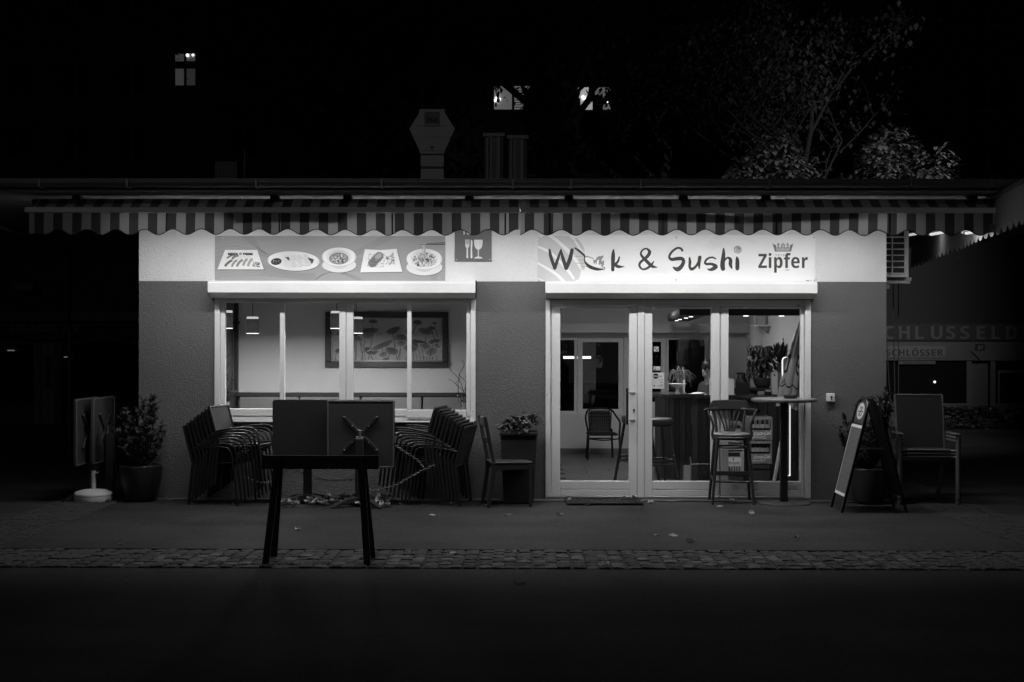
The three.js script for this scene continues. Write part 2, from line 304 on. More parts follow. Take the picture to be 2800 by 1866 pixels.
  part(d, 'lock_cylinder', join(flat(new THREE.CylinderGeometry(0.011, 0.011, 0.008, 14).rotateX(Math.PI / 2).translate(X(1734), fy(1121), 0.033)), box(0.011, 0.02, 0.008, X(1734), fy(1125), 0.033)), M.black);
  // stickers on the middle pane
  const zs = -0.0365;
  const sticker = (label, px0, px1, py0, py1, t) => { const g = new THREE.BoxGeometry(X(px1) - X(px0), fy(py0) - fy(py1), 0.0015).translate((X(px0) + X(px1)) / 2, (fy(py0) + fy(py1)) / 2, zs); solo('door_sticker', g, new THREE.MeshStandardMaterial({ map: t, roughness: 0.5 }), label, 'sticker', 'stickers on the glass door'); };
  sticker('white voucher sticker with dark round logo on the middle door pane', 1784.5, 1817, 1019, 1063, canvasTex(192, 260, (c) => {
    c.fillStyle = '#d8d8d8'; c.fillRect(0, 0, 192, 260); c.fillStyle = '#2a2a2a'; c.beginPath(); c.arc(58, 57, 45, 0, 7); c.fill();
    c.font = 'bold 38px sans-serif'; c.fillStyle = '#e0e0e0'; c.fillText('Eden', 12, 70); c.fillStyle = '#2a2a2a'; c.fillText('red', 104, 70);
    c.font = 'bold 15px sans-serif'; c.textAlign = 'right'; ['Ticket', 'Restaurant', '', 'Ticket', 'Service', '', 'Ticket', 'Compliments'].forEach((s, i) => c.fillText(s, 176, 110 + i * 15)); c.font = '13px sans-serif'; c.fillText('Kundenpartner', 176, 226); c.fillRect(20, 205, 26, 18);
  }));
  sticker('small white notice sticker above the voucher sticker', 1788, 1807, 1002, 1013, canvasTex(120, 70, (c) => { c.fillStyle = '#cfcfcf'; c.fillRect(0, 0, 120, 70); c.fillStyle = '#333'; c.fillRect(14, 42, 34, 18); c.font = '12px sans-serif'; c.fillText('BITTE', 14, 26); c.fillText('10', 86, 58); }));
  sticker('small square sticker high on the middle door pane', 1789, 1802, 948, 961, canvasTex(64, 64, (c) => { c.fillStyle = '#d0d0d0'; c.fillRect(0, 0, 64, 64); c.fillStyle = '#777'; c.fillRect(8, 8, 48, 48); c.strokeStyle = '#eee'; c.lineWidth = 8; c.beginPath(); c.moveTo(8, 56); c.lineTo(56, 8); c.stroke(); }));
}

// ---------- signs on the front wall ----------
function brush(c, pts, col) { // a brush stroke: points with widths, smoothed
  c.fillStyle = col;
  const at = (i) => pts[Math.max(0, Math.min(pts.length - 1, i))];
  for (let i = 0; i < pts.length - 1; i++) for (let k = 0; k <= 40; k++) {
    const t = k / 40, [a, b, d, e] = [at(i - 1), at(i), at(i + 1), at(i + 2)];
    const q = [0, 1, 2].map((j) => 0.5 * (2 * b[j] + (d[j] - a[j]) * t + (2 * a[j] - 5 * b[j] + 4 * d[j] - e[j]) * t * t + (3 * b[j] - a[j] - 3 * d[j] + e[j]) * t * t * t));
    c.beginPath(); c.ellipse(q[0], q[1], Math.max(1, q[2] * 0.56), Math.max(1, q[2] * 0.56), 0, 0, 7); c.fill();
  }
}
const poly = (c, pts, col) => { c.fillStyle = col; c.beginPath(); pts.forEach(([x, y], i) => (i ? c.lineTo(x, y) : c.moveTo(x, y))); c.closePath(); c.fill(); };
const ell = (c, x, y, a, b, col, t = 0) => { c.fillStyle = col; c.beginPath(); c.ellipse(x, y, a, b, t, 0, 7); c.fill(); };
function grain(c, w, h, amt) { // uneven ink and dust of a print left outdoors
  for (let k = 0; k < w * h / 160; k++) { const v = rnd() < 0.5 ? 0 : 255; c.fillStyle = `rgba(${v},${v},${v},${amt * rnd()})`; const s = rr(1, 3); c.fillRect(rr(0, w), rr(0, h), s, s); }
  for (let k = 0; k < 60; k++) { const v = rnd() < 0.5 ? 0 : 255; ell(c, rr(0, w), rr(0, h), rr(20, 160), rr(6, 40), `rgba(${v},${v},${v},${0.02 * rnd()})`, rr(-0.2, 0.2)); }
}
const dishG = (c, x, y, a, b, t = 0) => { const g = c.createRadialGradient(x - a * 0.2, y - b * 0.3, b * 0.1, x, y, a); g.addColorStop(0, '#d9d9d9'); g.addColorStop(0.62, '#ebebeb'); g.addColorStop(0.9, '#f0f0f0'); g.addColorStop(1, '#c8c8c8'); ell(c, x, y, a, b, g, t); };
function board(name, label, px0, px1, py0, py1, t, rough, screws, turnEdge = 0.75) {
  const x0 = fx(px0), x1 = fx(px1), y0 = fy(py1), y1 = fy(py0), o = thing(name, label, 'sign', [(x0 + x1) / 2, y0, 0]);
  const w = x1 - x0, h = y1 - y0;
  const face = new THREE.MeshStandardMaterial({ map: t, roughness: rough }), edge = mat(turnEdge, 0.6), g = new THREE.BoxGeometry(w, h, 0.004).translate(0, h / 2, 0.0045);
  part(o, 'sign_panel', g, [edge, edge, edge, edge, face, edge]);
  for (const [a, b] of screws) part(o, 'screw', flat(new THREE.SphereGeometry(0.009, 10, 6).scale(1, 1, 0.5).translate(fx(a) - (x0 + x1) / 2, fy(b) - y0, 0.0068)), M.steel);
  return o;
}
// restaurant name sign; drawn in the units of enlarged views of it
board('name_sign', 'white name sign reading Wok & Sushi above the entrance', 1470, 2229, 643, 770, canvasTex(2048, 343, (c) => {
  const S = 2048 / 759, zoom = (ox, oy, s) => c.setTransform(S / s, 0, 0, S / s, (ox - 1470) * S, (oy - 643) * S), ink = '#2f2f2f';
  c.fillStyle = '#e9e9e9'; c.fillRect(0, 0, 2048, 343);
  zoom(1460, 640, 7.843);
  const pale = '#c9c9c9';
  c.fillStyle = pale; c.beginPath(); c.moveTo(78, 130); c.quadraticCurveTo(140, 70, 215, 40); c.lineTo(750, 40); c.quadraticCurveTo(790, 110, 860, 135); c.quadraticCurveTo(1010, 300, 1050, 470); c.quadraticCurveTo(1120, 700, 1075, 770); c.quadraticCurveTo(1045, 785, 1015, 760); c.quadraticCurveTo(1000, 820, 985, 900); c.quadraticCurveTo(960, 1000, 900, 985); c.lineTo(868, 1024); c.lineTo(260, 1024); c.quadraticCurveTo(160, 960, 78, 945); c.closePath(); c.fill();
  brush(c, [[900, 105, 40], [960, 180, 60], [1030, 290, 60], [1070, 370, 34]], pale);
  for (const l of [[[330, 30, 60], [520, 170, 60], [760, 400, 75], [930, 610, 60], [1010, 770, 22]], [[70, 270, 44], [330, 390, 50], [560, 600, 50], [740, 800, 55], [850, 960, 40]], [[70, 620, 40], [330, 770, 50], [520, 900, 55], [650, 1040, 60]], [[870, 150, 30], [930, 230, 40], [960, 290, 25], [1020, 350, 30]]]) brush(c, l, '#ebebeb');
  brush(c, [[332, 345, 40], [362, 500, 62], [445, 735, 62]], ink); brush(c, [[445, 735, 62], [500, 570, 55], [578, 335, 28]], ink); brush(c, [[578, 355, 32], [618, 520, 62], [690, 735, 72]], ink); brush(c, [[690, 735, 72], [770, 540, 76], [815, 345, 64]], ink);
  for (const [a, b, y] of [[850, 1050, 480], [970, 1058, 560], [890, 1080, 629], [1020, 1135, 700]]) { c.fillStyle = '#8a8a8a'; c.fillRect(a, y - 5, b - a, 9); }
  brush(c, [[875, 302, 26], [960, 360, 40], [1070, 455, 38], [1085, 500, 22]], ink);
  c.fillStyle = '#ececec'; c.beginPath(); c.ellipse(1260, 590, 190, 70, 0.45, 0, 7); c.fill();
  brush(c, [[1085, 505, 12], [1150, 488, 11], [1275, 532, 9]], ink);
  brush(c, [[1078, 510, 18], [1095, 600, 30], [1190, 700, 62], [1350, 755, 54], [1478, 757, 20]], ink);
  c.strokeStyle = ink; c.lineWidth = 12; c.beginPath(); c.ellipse(1497, 740, 20, 30, 0.3, 0, 7); c.stroke();
  c.fillStyle = '#8d8d8d'; c.beginPath(); c.moveTo(1280, 545); c.quadraticCurveTo(1255, 600, 1300, 665); c.quadraticCurveTo(1300, 620, 1315, 600); c.quadraticCurveTo(1320, 640, 1355, 660); c.quadraticCurveTo(1335, 610, 1355, 570); c.quadraticCurveTo(1375, 545, 1400, 548); c.quadraticCurveTo(1380, 600, 1395, 650); c.quadraticCurveTo(1405, 672, 1425, 675); c.quadraticCurveTo(1420, 655, 1428, 640); c.quadraticCurveTo(1462, 665, 1440, 708); c.quadraticCurveTo(1430, 725, 1405, 730); c.quadraticCurveTo(1485, 720, 1502, 650); c.quadraticCurveTo(1505, 600, 1498, 563); c.quadraticCurveTo(1470, 575, 1450, 600); c.quadraticCurveTo(1438, 550, 1480, 510); c.quadraticCurveTo(1496, 480, 1488, 450); c.quadraticCurveTo(1470, 482, 1400, 476); c.quadraticCurveTo(1350, 490, 1330, 540); c.quadraticCurveTo(1310, 580, 1280, 545); c.fill();
  brush(c, [[1703, 340, 26], [1697, 480, 74], [1690, 770, 62]], ink); brush(c, [[1830, 495, 26], [1800, 590, 42], [1715, 672, 50]], ink); brush(c, [[1735, 660, 50], [1810, 700, 58], [1938, 703, 8]], ink);
  zoom(1760, 640, 7.843);
  brush(c, [[290, 715, 10], [180, 690, 58], [60, 580, 60], [-40, 470, 46], [-58, 400, 36], [0, 328, 30], [75, 322, 34], [128, 390, 60], [80, 480, 60], [0, 545, 48], [-82, 630, 44], [-78, 710, 40], [-15, 758, 34], [70, 738, 42], [160, 670, 44], [215, 590, 18]], ink);
  brush(c, [[830, 356, 40], [790, 308, 40], [710, 305, 40], [600, 390, 44], [550, 490, 44], [600, 545, 58], [720, 530, 68], [820, 530, 66], [856, 590, 64], [810, 695, 74], [725, 757, 80], [636, 716, 28]], ink);
  brush(c, [[983, 508, 28], [993, 600, 54], [988, 700, 48], [1030, 752, 58], [1110, 705, 46], [1180, 600, 50], [1205, 500, 66]], ink); brush(c, [[1203, 505, 66], [1190, 620, 56], [1192, 738, 24]], ink);
  brush(c, [[1542, 528, 26], [1470, 500, 30], [1370, 530, 36], [1316, 605, 40], [1350, 643, 46], [1460, 645, 50], [1548, 695, 72], [1490, 745, 70], [1420, 766, 44], [1366, 746, 12]], ink);
  brush(c, [[1715, 312, 26], [1712, 450, 70], [1692, 650, 88], [1702, 745, 80]], ink); brush(c, [[1730, 565, 36], [1800, 508, 34], [1860, 545, 62], [1862, 650, 66], [1888, 730, 28]], ink);
  brush(c, [[1996, 490, 18], [2008, 560, 68], [2010, 690, 76], [2008, 742, 66]], ink);
  c.strokeStyle = '#4a4a4a'; c.lineWidth = 14; c.beginPath(); c.arc(2015, 335, 74, 0, 7); c.stroke(); c.fillStyle = '#777'; c.beginPath(); c.arc(2015, 335, 56, 0, 7); c.fill(); c.strokeStyle = '#e4e4e4'; c.lineWidth = 13; for (const o of [-46, -12, 22]) { c.beginPath(); c.moveTo(1958 + o, 320 - o * 0.2); c.quadraticCurveTo(2010 + o, 320 - o * 0.4, 2045 + o * 0.7, 385 - o * 0.6); c.stroke(); }
  zoom(2040, 640, 10.695);
  c.fillStyle = '#383838'; c.font = 'bold 580px sans-serif'; { const w = c.measureText('Zipfer').width; c.save(); c.translate(345, 990); c.scale(1470 / w, 1); c.fillText('Zipfer', 0, 0); c.restore(); }
  c.fillStyle = '#666'; c.font = '92px serif'; c.fillText('1 8 5 8', 850, 650); c.font = 'bold 52px serif'; c.fillStyle = '#777'; c.save(); c.translate(1145, 1066); c.scale(0.62, 1); c.fillText('MARKE', 0, 0); c.restore();
  const crown = new Path2D(); crown.moveTo(785, 290); crown.quadraticCurveTo(820, 325, 872, 325); crown.quadraticCurveTo(850, 400, 895, 405); crown.quadraticCurveTo(935, 400, 918, 330); crown.quadraticCurveTo(910, 270, 940, 267); crown.quadraticCurveTo(972, 270, 962, 330); crown.quadraticCurveTo(945, 405, 1000, 405); crown.quadraticCurveTo(1050, 395, 1012, 318); crown.quadraticCurveTo(1055, 310, 1076, 262); crown.quadraticCurveTo(1100, 310, 1140, 318); crown.quadraticCurveTo(1100, 395, 1155, 405); crown.quadraticCurveTo(1205, 405, 1192, 330); crown.quadraticCurveTo(1182, 270, 1212, 267); crown.quadraticCurveTo(1242, 270, 1234, 330); crown.quadraticCurveTo(1216, 400, 1256, 405); crown.quadraticCurveTo(1300, 400, 1283, 325); crown.quadraticCurveTo(1330, 325, 1367, 290); crown.lineTo(1307, 503); crown.lineTo(848, 503); crown.closePath();
  c.fillStyle = '#b5b5b5'; c.fill(crown); c.strokeStyle = '#4d4d4d'; c.lineWidth = 13; c.stroke(crown); c.lineWidth = 7; c.beginPath(); c.moveTo(850, 470); c.lineTo(1300, 470); c.stroke();
  c.lineWidth = 5; c.beginPath(); for (const x of [890, 1000, 1155, 1262]) c.arc(x, 385, 52, 0.25, 2.9); c.stroke(); poly(c, [[785, 290], [872, 325], [855, 400], [900, 503], [848, 503]], '#6d6d6d'); poly(c, [[1367, 290], [1283, 325], [1300, 400], [1262, 503], [1307, 503]], '#6d6d6d');
  c.fillStyle = '#333'; c.fillRect(1757, 1350, 90, 20); c.fillStyle = '#999'; c.fillRect(1862, 1352, 60, 14);
  c.setTransform(1, 0, 0, 1, 0, 0); grain(c, 2048, 343, 0.05);
}), 0.6, [[1474, 650], [1473, 766.5], [1849, 649.5], [1849, 765.5], [2225, 649], [2226, 766]]);

// food poster
board('food_poster', 'wide grey food poster showing five dishes above the window', 587, 1217, 646, 769, canvasTex(2048, 400, (c) => {
  const S = 2048 / 630, zoom = (ox, oy, s) => c.setTransform(S / s, 0, 0, S / s, (ox - 587) * S, (oy - 646) * S);
  c.fillStyle = '#9c9c9c'; c.fillRect(0, 0, 2048, 400);
  c.lineWidth = 1.6; c.strokeStyle = 'rgba(55,55,55,.5)';
  for (let k = 0; k < 11; k++) { // swinging lines
    const o = k * 13;
    c.beginPath(); c.moveTo(0, 190 + o * 1.4); c.bezierCurveTo(300, 90 + o * 2, 420, 360 - o * 0.2, 900, 330 + o * 0.6); c.stroke();
    if (k < 6) { c.beginPath(); c.moveTo(220 + o * 1.6, 0); c.bezierCurveTo(330 + o, 60, 330 + o * 0.4, 90, 470, 170); c.stroke(); c.beginPath(); c.moveTo(1500 + o * 1.6, 0); c.bezierCurveTo(1350, 80 + o, 1280, 120 + o, 1180, 160 + o * 0.4); c.stroke(); c.beginPath(); c.moveTo(900, 395 - o * 0.3); c.bezierCurveTo(1000, 300, 1100 + o, 300, 1250 + o, 395); c.stroke(); c.beginPath(); c.moveTo(1980 - o, 400); c.bezierCurveTo(1960, 330 - o, 1990, 320 - o, 2048, 400 - o * 3); c.stroke(); }
    if (k < 9) { c.beginPath(); c.moveTo(1120, 240 + o); c.bezierCurveTo(1250, 180 + o, 1420, 190 + o * 1.2, 1640, 200 + o); c.stroke(); }
    if (k < 5) { c.beginPath(); c.moveTo(0, 120 + o * 3); c.bezierCurveTo(200, 60 + o * 2, 280, 120, 520, 160 + o); c.stroke(); }
  }
  const pl = '#ececec', sh = '#4b4b4b';
  zoom(580, 640, 6.92);
  poly(c, [[108, 690], [985, 690], [988, 672], [860, 330]], sh); poly(c, [[240, 308], [850, 308], [980, 678], [98, 678]], pl);
  for (const x0 of [325, 385, 450, 610, 672, 735]) { c.fillStyle = '#262626'; c.fillRect(x0 - 30, 350, 60, 58); ell(c, x0, 348, 31, 22, '#f0f0f0'); ell(c, x0 + 2, 346, 9, 7, '#999'); }
  ell(c, 532, 382, 28, 26, '#8d8d8d');
  const roll = (x0, y0, x1, y1, w, col) => { c.lineCap = 'round'; c.strokeStyle = '#e9e9e9'; c.lineWidth = w + 14; c.beginPath(); c.moveTo(x0 + 8, y0 + 14); c.lineTo(x1 + 8, y1 + 10); c.stroke(); c.strokeStyle = col; c.lineWidth = w; c.beginPath(); c.moveTo(x0, y0); c.quadraticCurveTo((x0 + x1) / 2 - 10, (y0 + y1) / 2 - 22, x1, y1); c.stroke(); c.strokeStyle = 'rgba(235,235,235,.35)'; c.lineWidth = 3; for (let k = 1; k < 4; k++) { c.beginPath(); c.moveTo(x0 + (x1 - x0) * k / 4 - w * 0.3, y0 + (y1 - y0) * k / 4 - w * 0.3); c.lineTo(x0 + (x1 - x0) * k / 4 + w * 0.3, y0 + (y1 - y0) * k / 4 + w * 0.3); c.stroke(); } };
  roll(250, 605, 385, 500, 42, '#5b5b5b'); roll(375, 612, 455, 510, 40, '#8b8b8b'); roll(470, 608, 560, 505, 42, '#7d7d7d'); roll(590, 590, 650, 490, 44, '#999'); roll(680, 600, 745, 490, 46, '#a2a2a2'); roll(285, 462, 420, 400, 26, '#4a4a4a'); roll(385, 470, 480, 415, 44, '#6f6f6f');
  for (const [x0, y0] of [[540, 450], [620, 430], [690, 450], [500, 470]]) ell(c, x0, y0, 46, 32, '#e3e3e3', 0.4);
  for (let k = 0; k < 60; k++) ell(c, 835 + rr(-62, 62), 585 + rr(-46, 50), rr(6, 15), rr(5, 11), ['#6a6a6a', '#8a8a8a', '#4e4e4e', '#a8a8a8'][k % 4], rr(0, 3));
  ell(c, 1545, 535, 492, 178, sh, 0.04); dishG(c, 1540, 518, 497, 184, 0.04); ell(c, 1212, 528, 102, 64, '#232323', -0.15);
  for (let k = 0; k < 9; k++) ell(c, 1212 + rr(-60, 60), 528 + rr(-36, 36), rr(4, 13), rr(4, 8), '#d0d0d0');
  poly(c, [[1380, 442], [1450, 440], [1470, 500], [1440, 505]], '#555'); poly(c, [[1810, 445], [1925, 488], [1900, 560], [1850, 575]], '#454545');
  for (const [x0, y0, w] of [[1520, 440, 56], [1630, 440, 60], [1755, 430, 62], [1535, 565, 68], [1655, 560, 72], [1785, 550, 82]]) { ell(c, x0 + 6, y0 + 8, w, 60, '#b9b9b9'); ell(c, x0, y0, w * 0.95, 58, '#e0e0e0'); c.strokeStyle = '#aaa'; c.lineWidth = 5; for (const o of [-20, 4, 26]) { c.beginPath(); c.moveTo(x0 + o, y0 - 36); c.quadraticCurveTo(x0 + o + 14, y0, x0 + o - 4, y0 + 30); c.stroke(); } }
  zoom(880, 640, 6.536);
  const bowl = (x, y, a, b, dish) => { ell(c, x + 6, y + 160, a, b * 0.8, sh); ell(c, x + 2, y + 150, a, b * 0.8, '#e2e2e2'); ell(c, x, y + 60, a * 0.62, b * 0.95, '#cfcfcf'); ell(c, x + 6, y + 8, a, b, '#bdbdbd'); dishG(c, x, y, a, b); { const g = c.createRadialGradient(x, y + 30, 10, x, y + 8, a * 0.8); g.addColorStop(0, '#b8b8b8'); g.addColorStop(0.7, '#dadada'); g.addColorStop(1, '#efefef'); ell(c, x, y + 8, a * 0.78, b * 0.76, g); } dish(); };
  bowl(305, 412, 305, 165, () => { ell(c, 302, 445, 170, 104, '#4a4a4a'); ell(c, 302, 447, 160, 96, '#8c8c8c'); for (let k = 0; k < 60; k++) { const t = rr(0, 6.28), q = Math.sqrt(rnd()); ell(c, 300 + Math.cos(t) * q * 125, 445 + Math.sin(t) * q * 72, rr(8, 34), rr(5, 16), ['#dcdcdc', '#5a5a5a', '#c4c4c4', '#3b3b3b', '#a5a5a5'][k % 5], rr(0, 3)); } });
  poly(c, [[695, 704], [1440, 692], [1446, 670], [1350, 290]], sh); poly(c, [[765, 275], [1050, 292], [1335, 268], [1440, 682], [685, 692]], pl);
  for (let k = 0; k < 130; k++) ell(c, 960 + rr(-150, 160), 470 + rr(-120, 130), rr(4, 14), rr(4, 9), ['#aaa', '#ddd', '#777', '#c5c5c5'][k % 4], rr(0, 3));
  c.lineCap = 'round'; c.strokeStyle = '#747474'; c.lineWidth = 150; c.beginPath(); c.moveTo(1025, 400); c.lineTo(900, 525); c.stroke(); c.strokeStyle = '#a8a8a8'; c.lineWidth = 84; c.beginPath(); c.moveTo(1030, 385); c.lineTo(985, 425); c.stroke(); c.strokeStyle = '#6b6b6b'; c.lineWidth = 40; c.beginPath(); c.moveTo(880, 560); c.lineTo(950, 570); c.stroke(); c.strokeStyle = '#333'; c.lineWidth = 6; for (const o of [0, 55]) { c.beginPath(); c.moveTo(935 - o, 430 + o); c.lineTo(1050 - o, 475 + o); c.stroke(); }
  for (let k = 0; k < 70; k++) ell(c, 1220 + rr(-75, 75), 470 + rr(-70, 80), rr(6, 18), rr(4, 9), ['#7d7d7d', '#b8b8b8', '#999', '#666'][k % 4], rr(0, 3)); poly(c, [[1215, 400], [1272, 325], [1285, 380], [1262, 440]], '#a9a9a9');
  bowl(1828, 450, 320, 182, () => { for (let k = 0; k < 190; k++) { const t = rr(0, 6.28), q = Math.sqrt(rnd()); ell(c, 1830 + Math.cos(t) * q * 215, 470 + Math.sin(t) * q * 112, rr(10, 42), rr(6, 18), ['#e4e4e4', '#565656', '#bcbcbc', '#3c3c3c', '#8d8d8d', '#d3d3d3'][k % 6], rr(0, 3)); } c.lineWidth = 6; for (let k = 0; k < 26; k++) { c.strokeStyle = ['#c9c9c9', '#8c8c8c', '#e0e0e0'][k % 3]; c.beginPath(); c.moveTo(1785 + k * 3, 180 + rr(-12, 16)); c.bezierCurveTo(1775 + rr(-10, 90), 250, 1790 + rr(-10, 80), 310, 1800 + rr(-30, 90), 420); c.stroke(); } });
  poly(c, [[1755, 186], [2200, 178], [2200, 198], [1760, 194]], '#262626'); poly(c, [[1870, 172], [2200, 150], [2200, 165], [1870, 180]], '#3a3a3a');
  c.setTransform(1, 0, 0, 1, 0, 0); grain(c, 2048, 400, 0.12);
}), 0.5, [[609, 652], [608, 763], [902, 652.5], [901, 762], [1197, 652], [1196, 762]]);

board('service_sign', 'square grey sign with fork, knife and glass between poster and name sign', 1243, 1344, 618, 716, canvasTex(512, 496, (c) => {
  c.fillStyle = '#666'; c.fillRect(0, 0, 512, 496); const w = '#e6e6e6'; c.fillStyle = w; c.font = 'bold 120px sans-serif'; c.fillText('10', 90, 122);
  // fork
  for (const x of [150, 166, 182, 198]) { c.fillRect(x - 5, 190, 9, 72); } c.beginPath(); c.moveTo(145, 255); c.lineTo(202, 255); c.quadraticCurveTo(202, 300, 184, 305); c.lineTo(186, 440); c.quadraticCurveTo(174, 462, 162, 440); c.lineTo(164, 305); c.quadraticCurveTo(145, 300, 145, 255); c.fill();
  // knife
  c.beginPath(); c.moveTo(222, 195); c.quadraticCurveTo(246, 190, 246, 240); c.lineTo(240, 330); c.lineTo(246, 440); c.quadraticCurveTo(232, 462, 218, 440); c.lineTo(220, 320); c.closePath(); c.fill();
  // glass
  c.beginPath(); c.moveTo(268, 192); c.lineTo(386, 192); c.quadraticCurveTo(392, 300, 348, 325); c.lineTo(334, 332); c.lineTo(334, 425); c.quadraticCurveTo(384, 434, 384, 452); c.lineTo(270, 452); c.quadraticCurveTo(272, 434, 320, 425); c.lineTo(320, 332); c.quadraticCurveTo(262, 310, 268, 192); c.fill();
}), 0.5, [[1248, 711], [1339, 711]], 0.1);

// key switch box right of the entrance
{
  const x = fx(2270), y = fy(1097), o = thing('key_switch', 'small white key switch box on the grey wall', 'switch', [x, y, 0]);
  part(o, 'housing', box(0.086, 0.088, 0.05, 0, 0.044, 0.026, 0.008), M.shutter);
  part(o, 'key_cylinder', join(flat(new THREE.CylinderGeometry(0.012, 0.012, 0.012, 14).rotateX(Math.PI / 2).translate(0.004, 0.05, 0.055)), box(0.006, 0.026, 0.012, 0.004, 0.03, 0.056)), M.black);
}

// ---------- roof, gutter, eave lamps, awnings ----------
{
  const rx0 = -6.6, rx1 = 6.6, fz = 1.66;
  part(kiosk, 'roof', slab(rx0, rx1, SOFFIT + 0.02, SOFFIT + 0.075, BACK - 0.6, fz - 0.02), mat(0.05, 0.9)).userData.label = 'flat overhanging roof';
  part(kiosk, 'soffit', slab(rx0, rx1, SOFFIT, SOFFIT + 0.018, BACK - 0.6, fz - 0.04), mat(0.55, 0.8, { map: T.grime })).userData.label = 'pale boarded underside of the eaves';
  part(kiosk, 'fascia', slab(rx0, rx1, SOFFIT - 0.012, SOFFIT + 0.085, fz - 0.018, fz), mat(0.1, 0.7));
  part(kiosk, 'roof_edge', slab(rx0, rx1, SOFFIT + 0.086, SOFFIT + 0.1, fz - 0.12, fz + 0.02), M.zinc);
  // half round gutter with brackets
  const prof = []; for (let k = 0; k <= 14; k++) { const t = Math.PI + k / 14 * Math.PI; prof.push([Math.cos(t) * 0.058, Math.sin(t) * 0.062]); }
  const outer = prof.map(([a, b]) => [a, b]), inner = prof.map(([a, b]) => [a * 0.95, b * 0.95]).reverse();
  const g = flat(new THREE.ExtrudeGeometry(shape([...outer, ...inner]), { depth: rx1 - rx0, bevelEnabled: false }).rotateY(Math.PI / 2).translate(rx0, SOFFIT + 0.072, fz + 0.062));
  const gut = part(kiosk, 'gutter', join(g, rod([rx0, SOFFIT + 0.076, fz + 0.12], [rx1, SOFFIT + 0.076, fz + 0.12], 0.009)), M.zinc);
  for (const px of [118, 356, 706, 1046, 1402, 1560, 1750, 2098, 2482, 2700]) part(gut, 'gutter_bracket', box(0.024, 0.085, 0.135, fx(px, fz), SOFFIT + 0.046, fz + 0.064, 0.004), M.zinc);
}
// lamp bars on the soffit behind the awnings
{
  const xs = [-3.35, -1.75, -0.1, 1.5, 3.1];
  xs.forEach((x, i) => {
    const o = thing('eave_lamp', 'slim lamp bar under the eaves, ' + ['above the left end of the front', 'above the left window half', 'above the right window half', 'above the door handle', 'above the standing table'][i], 'lamp', [x, SOFFIT - 0.14, 1.0], 0, 'lamp bars under the eaves');
    part(o, 'housing', box(1.3, 0.036, 0.09, 0, 0.03, 0, 0.006), M.shutter);
    part(o, 'drop_rod', join(cyl(0.006, 0.006, 0.092, -0.5, 0.048, 0, 8), cyl(0.006, 0.006, 0.092, 0.5, 0.048, 0, 8)), M.shutter);
    part(o, 'lamp_diffuser', box(1.26, 0.008, 0.066, 0, 0.006, 0, 0.003), glow(4));
    rectLamp(o, 1.24, 0.06, 0, -0.004, 0, L_EAVE, [x, 0, 1.0]);
  });
}
const stripeTex = canvasTex(512, 64, (c) => { // one period of the stripes, 0.186 m
  c.fillStyle = '#a0a0a0'; c.fillRect(0, 0, 256, 64); c.fillStyle = '#484848'; c.fillRect(256, 0, 256, 64);
  for (let k = 0; k < 512; k += 7) { c.fillStyle = 'rgba(0,0,0,' + (0.03 + 0.07 * hash(k, 3, 5)) + ')'; c.fillRect(k, 0, 2, 64); }
});
stripeTex.wrapS = stripeTex.wrapT = THREE.RepeatWrapping; stripeTex.repeat.set(1 / 0.186, 1);
const cloth = new THREE.MeshPhysicalMaterial({ map: stripeTex, roughness: 1, transmission: 0.09, thickness: 0, side: THREE.DoubleSide });
const clothTop = new THREE.MeshPhysicalMaterial({ map: stripeTex, roughness: 1, transmission: 0.12, thickness: 0, side: THREE.DoubleSide });
function sheet(nu, nv, fn, uvf) {
  const p = [], uv = [], idx = [];
  for (let j = 0; j <= nv; j++) for (let i = 0; i <= nu; i++) { const q = fn(i / nu, j / nv); p.push(...q); uv.push(...(uvf ? uvf(q, i / nu, j / nv) : [q[0], q[1]])); }
  for (let j = 0; j < nv; j++) for (let i = 0; i < nu; i++) { const a = j * (nu + 1) + i; idx.push(a, a + 1, a + nu + 2, a, a + nu + 2, a + nu + 1); }
  const g = new THREE.BufferGeometry(); g.setAttribute('position', new THREE.BufferAttribute(new Float32Array(p), 3)); g.setAttribute('uv', new THREE.BufferAttribute(new Float32Array(uv), 2)); g.setIndex(idx); g.computeVertexNormals(); return g;
}
const AWZ = 1.28, AWY = fy(583, AWZ);
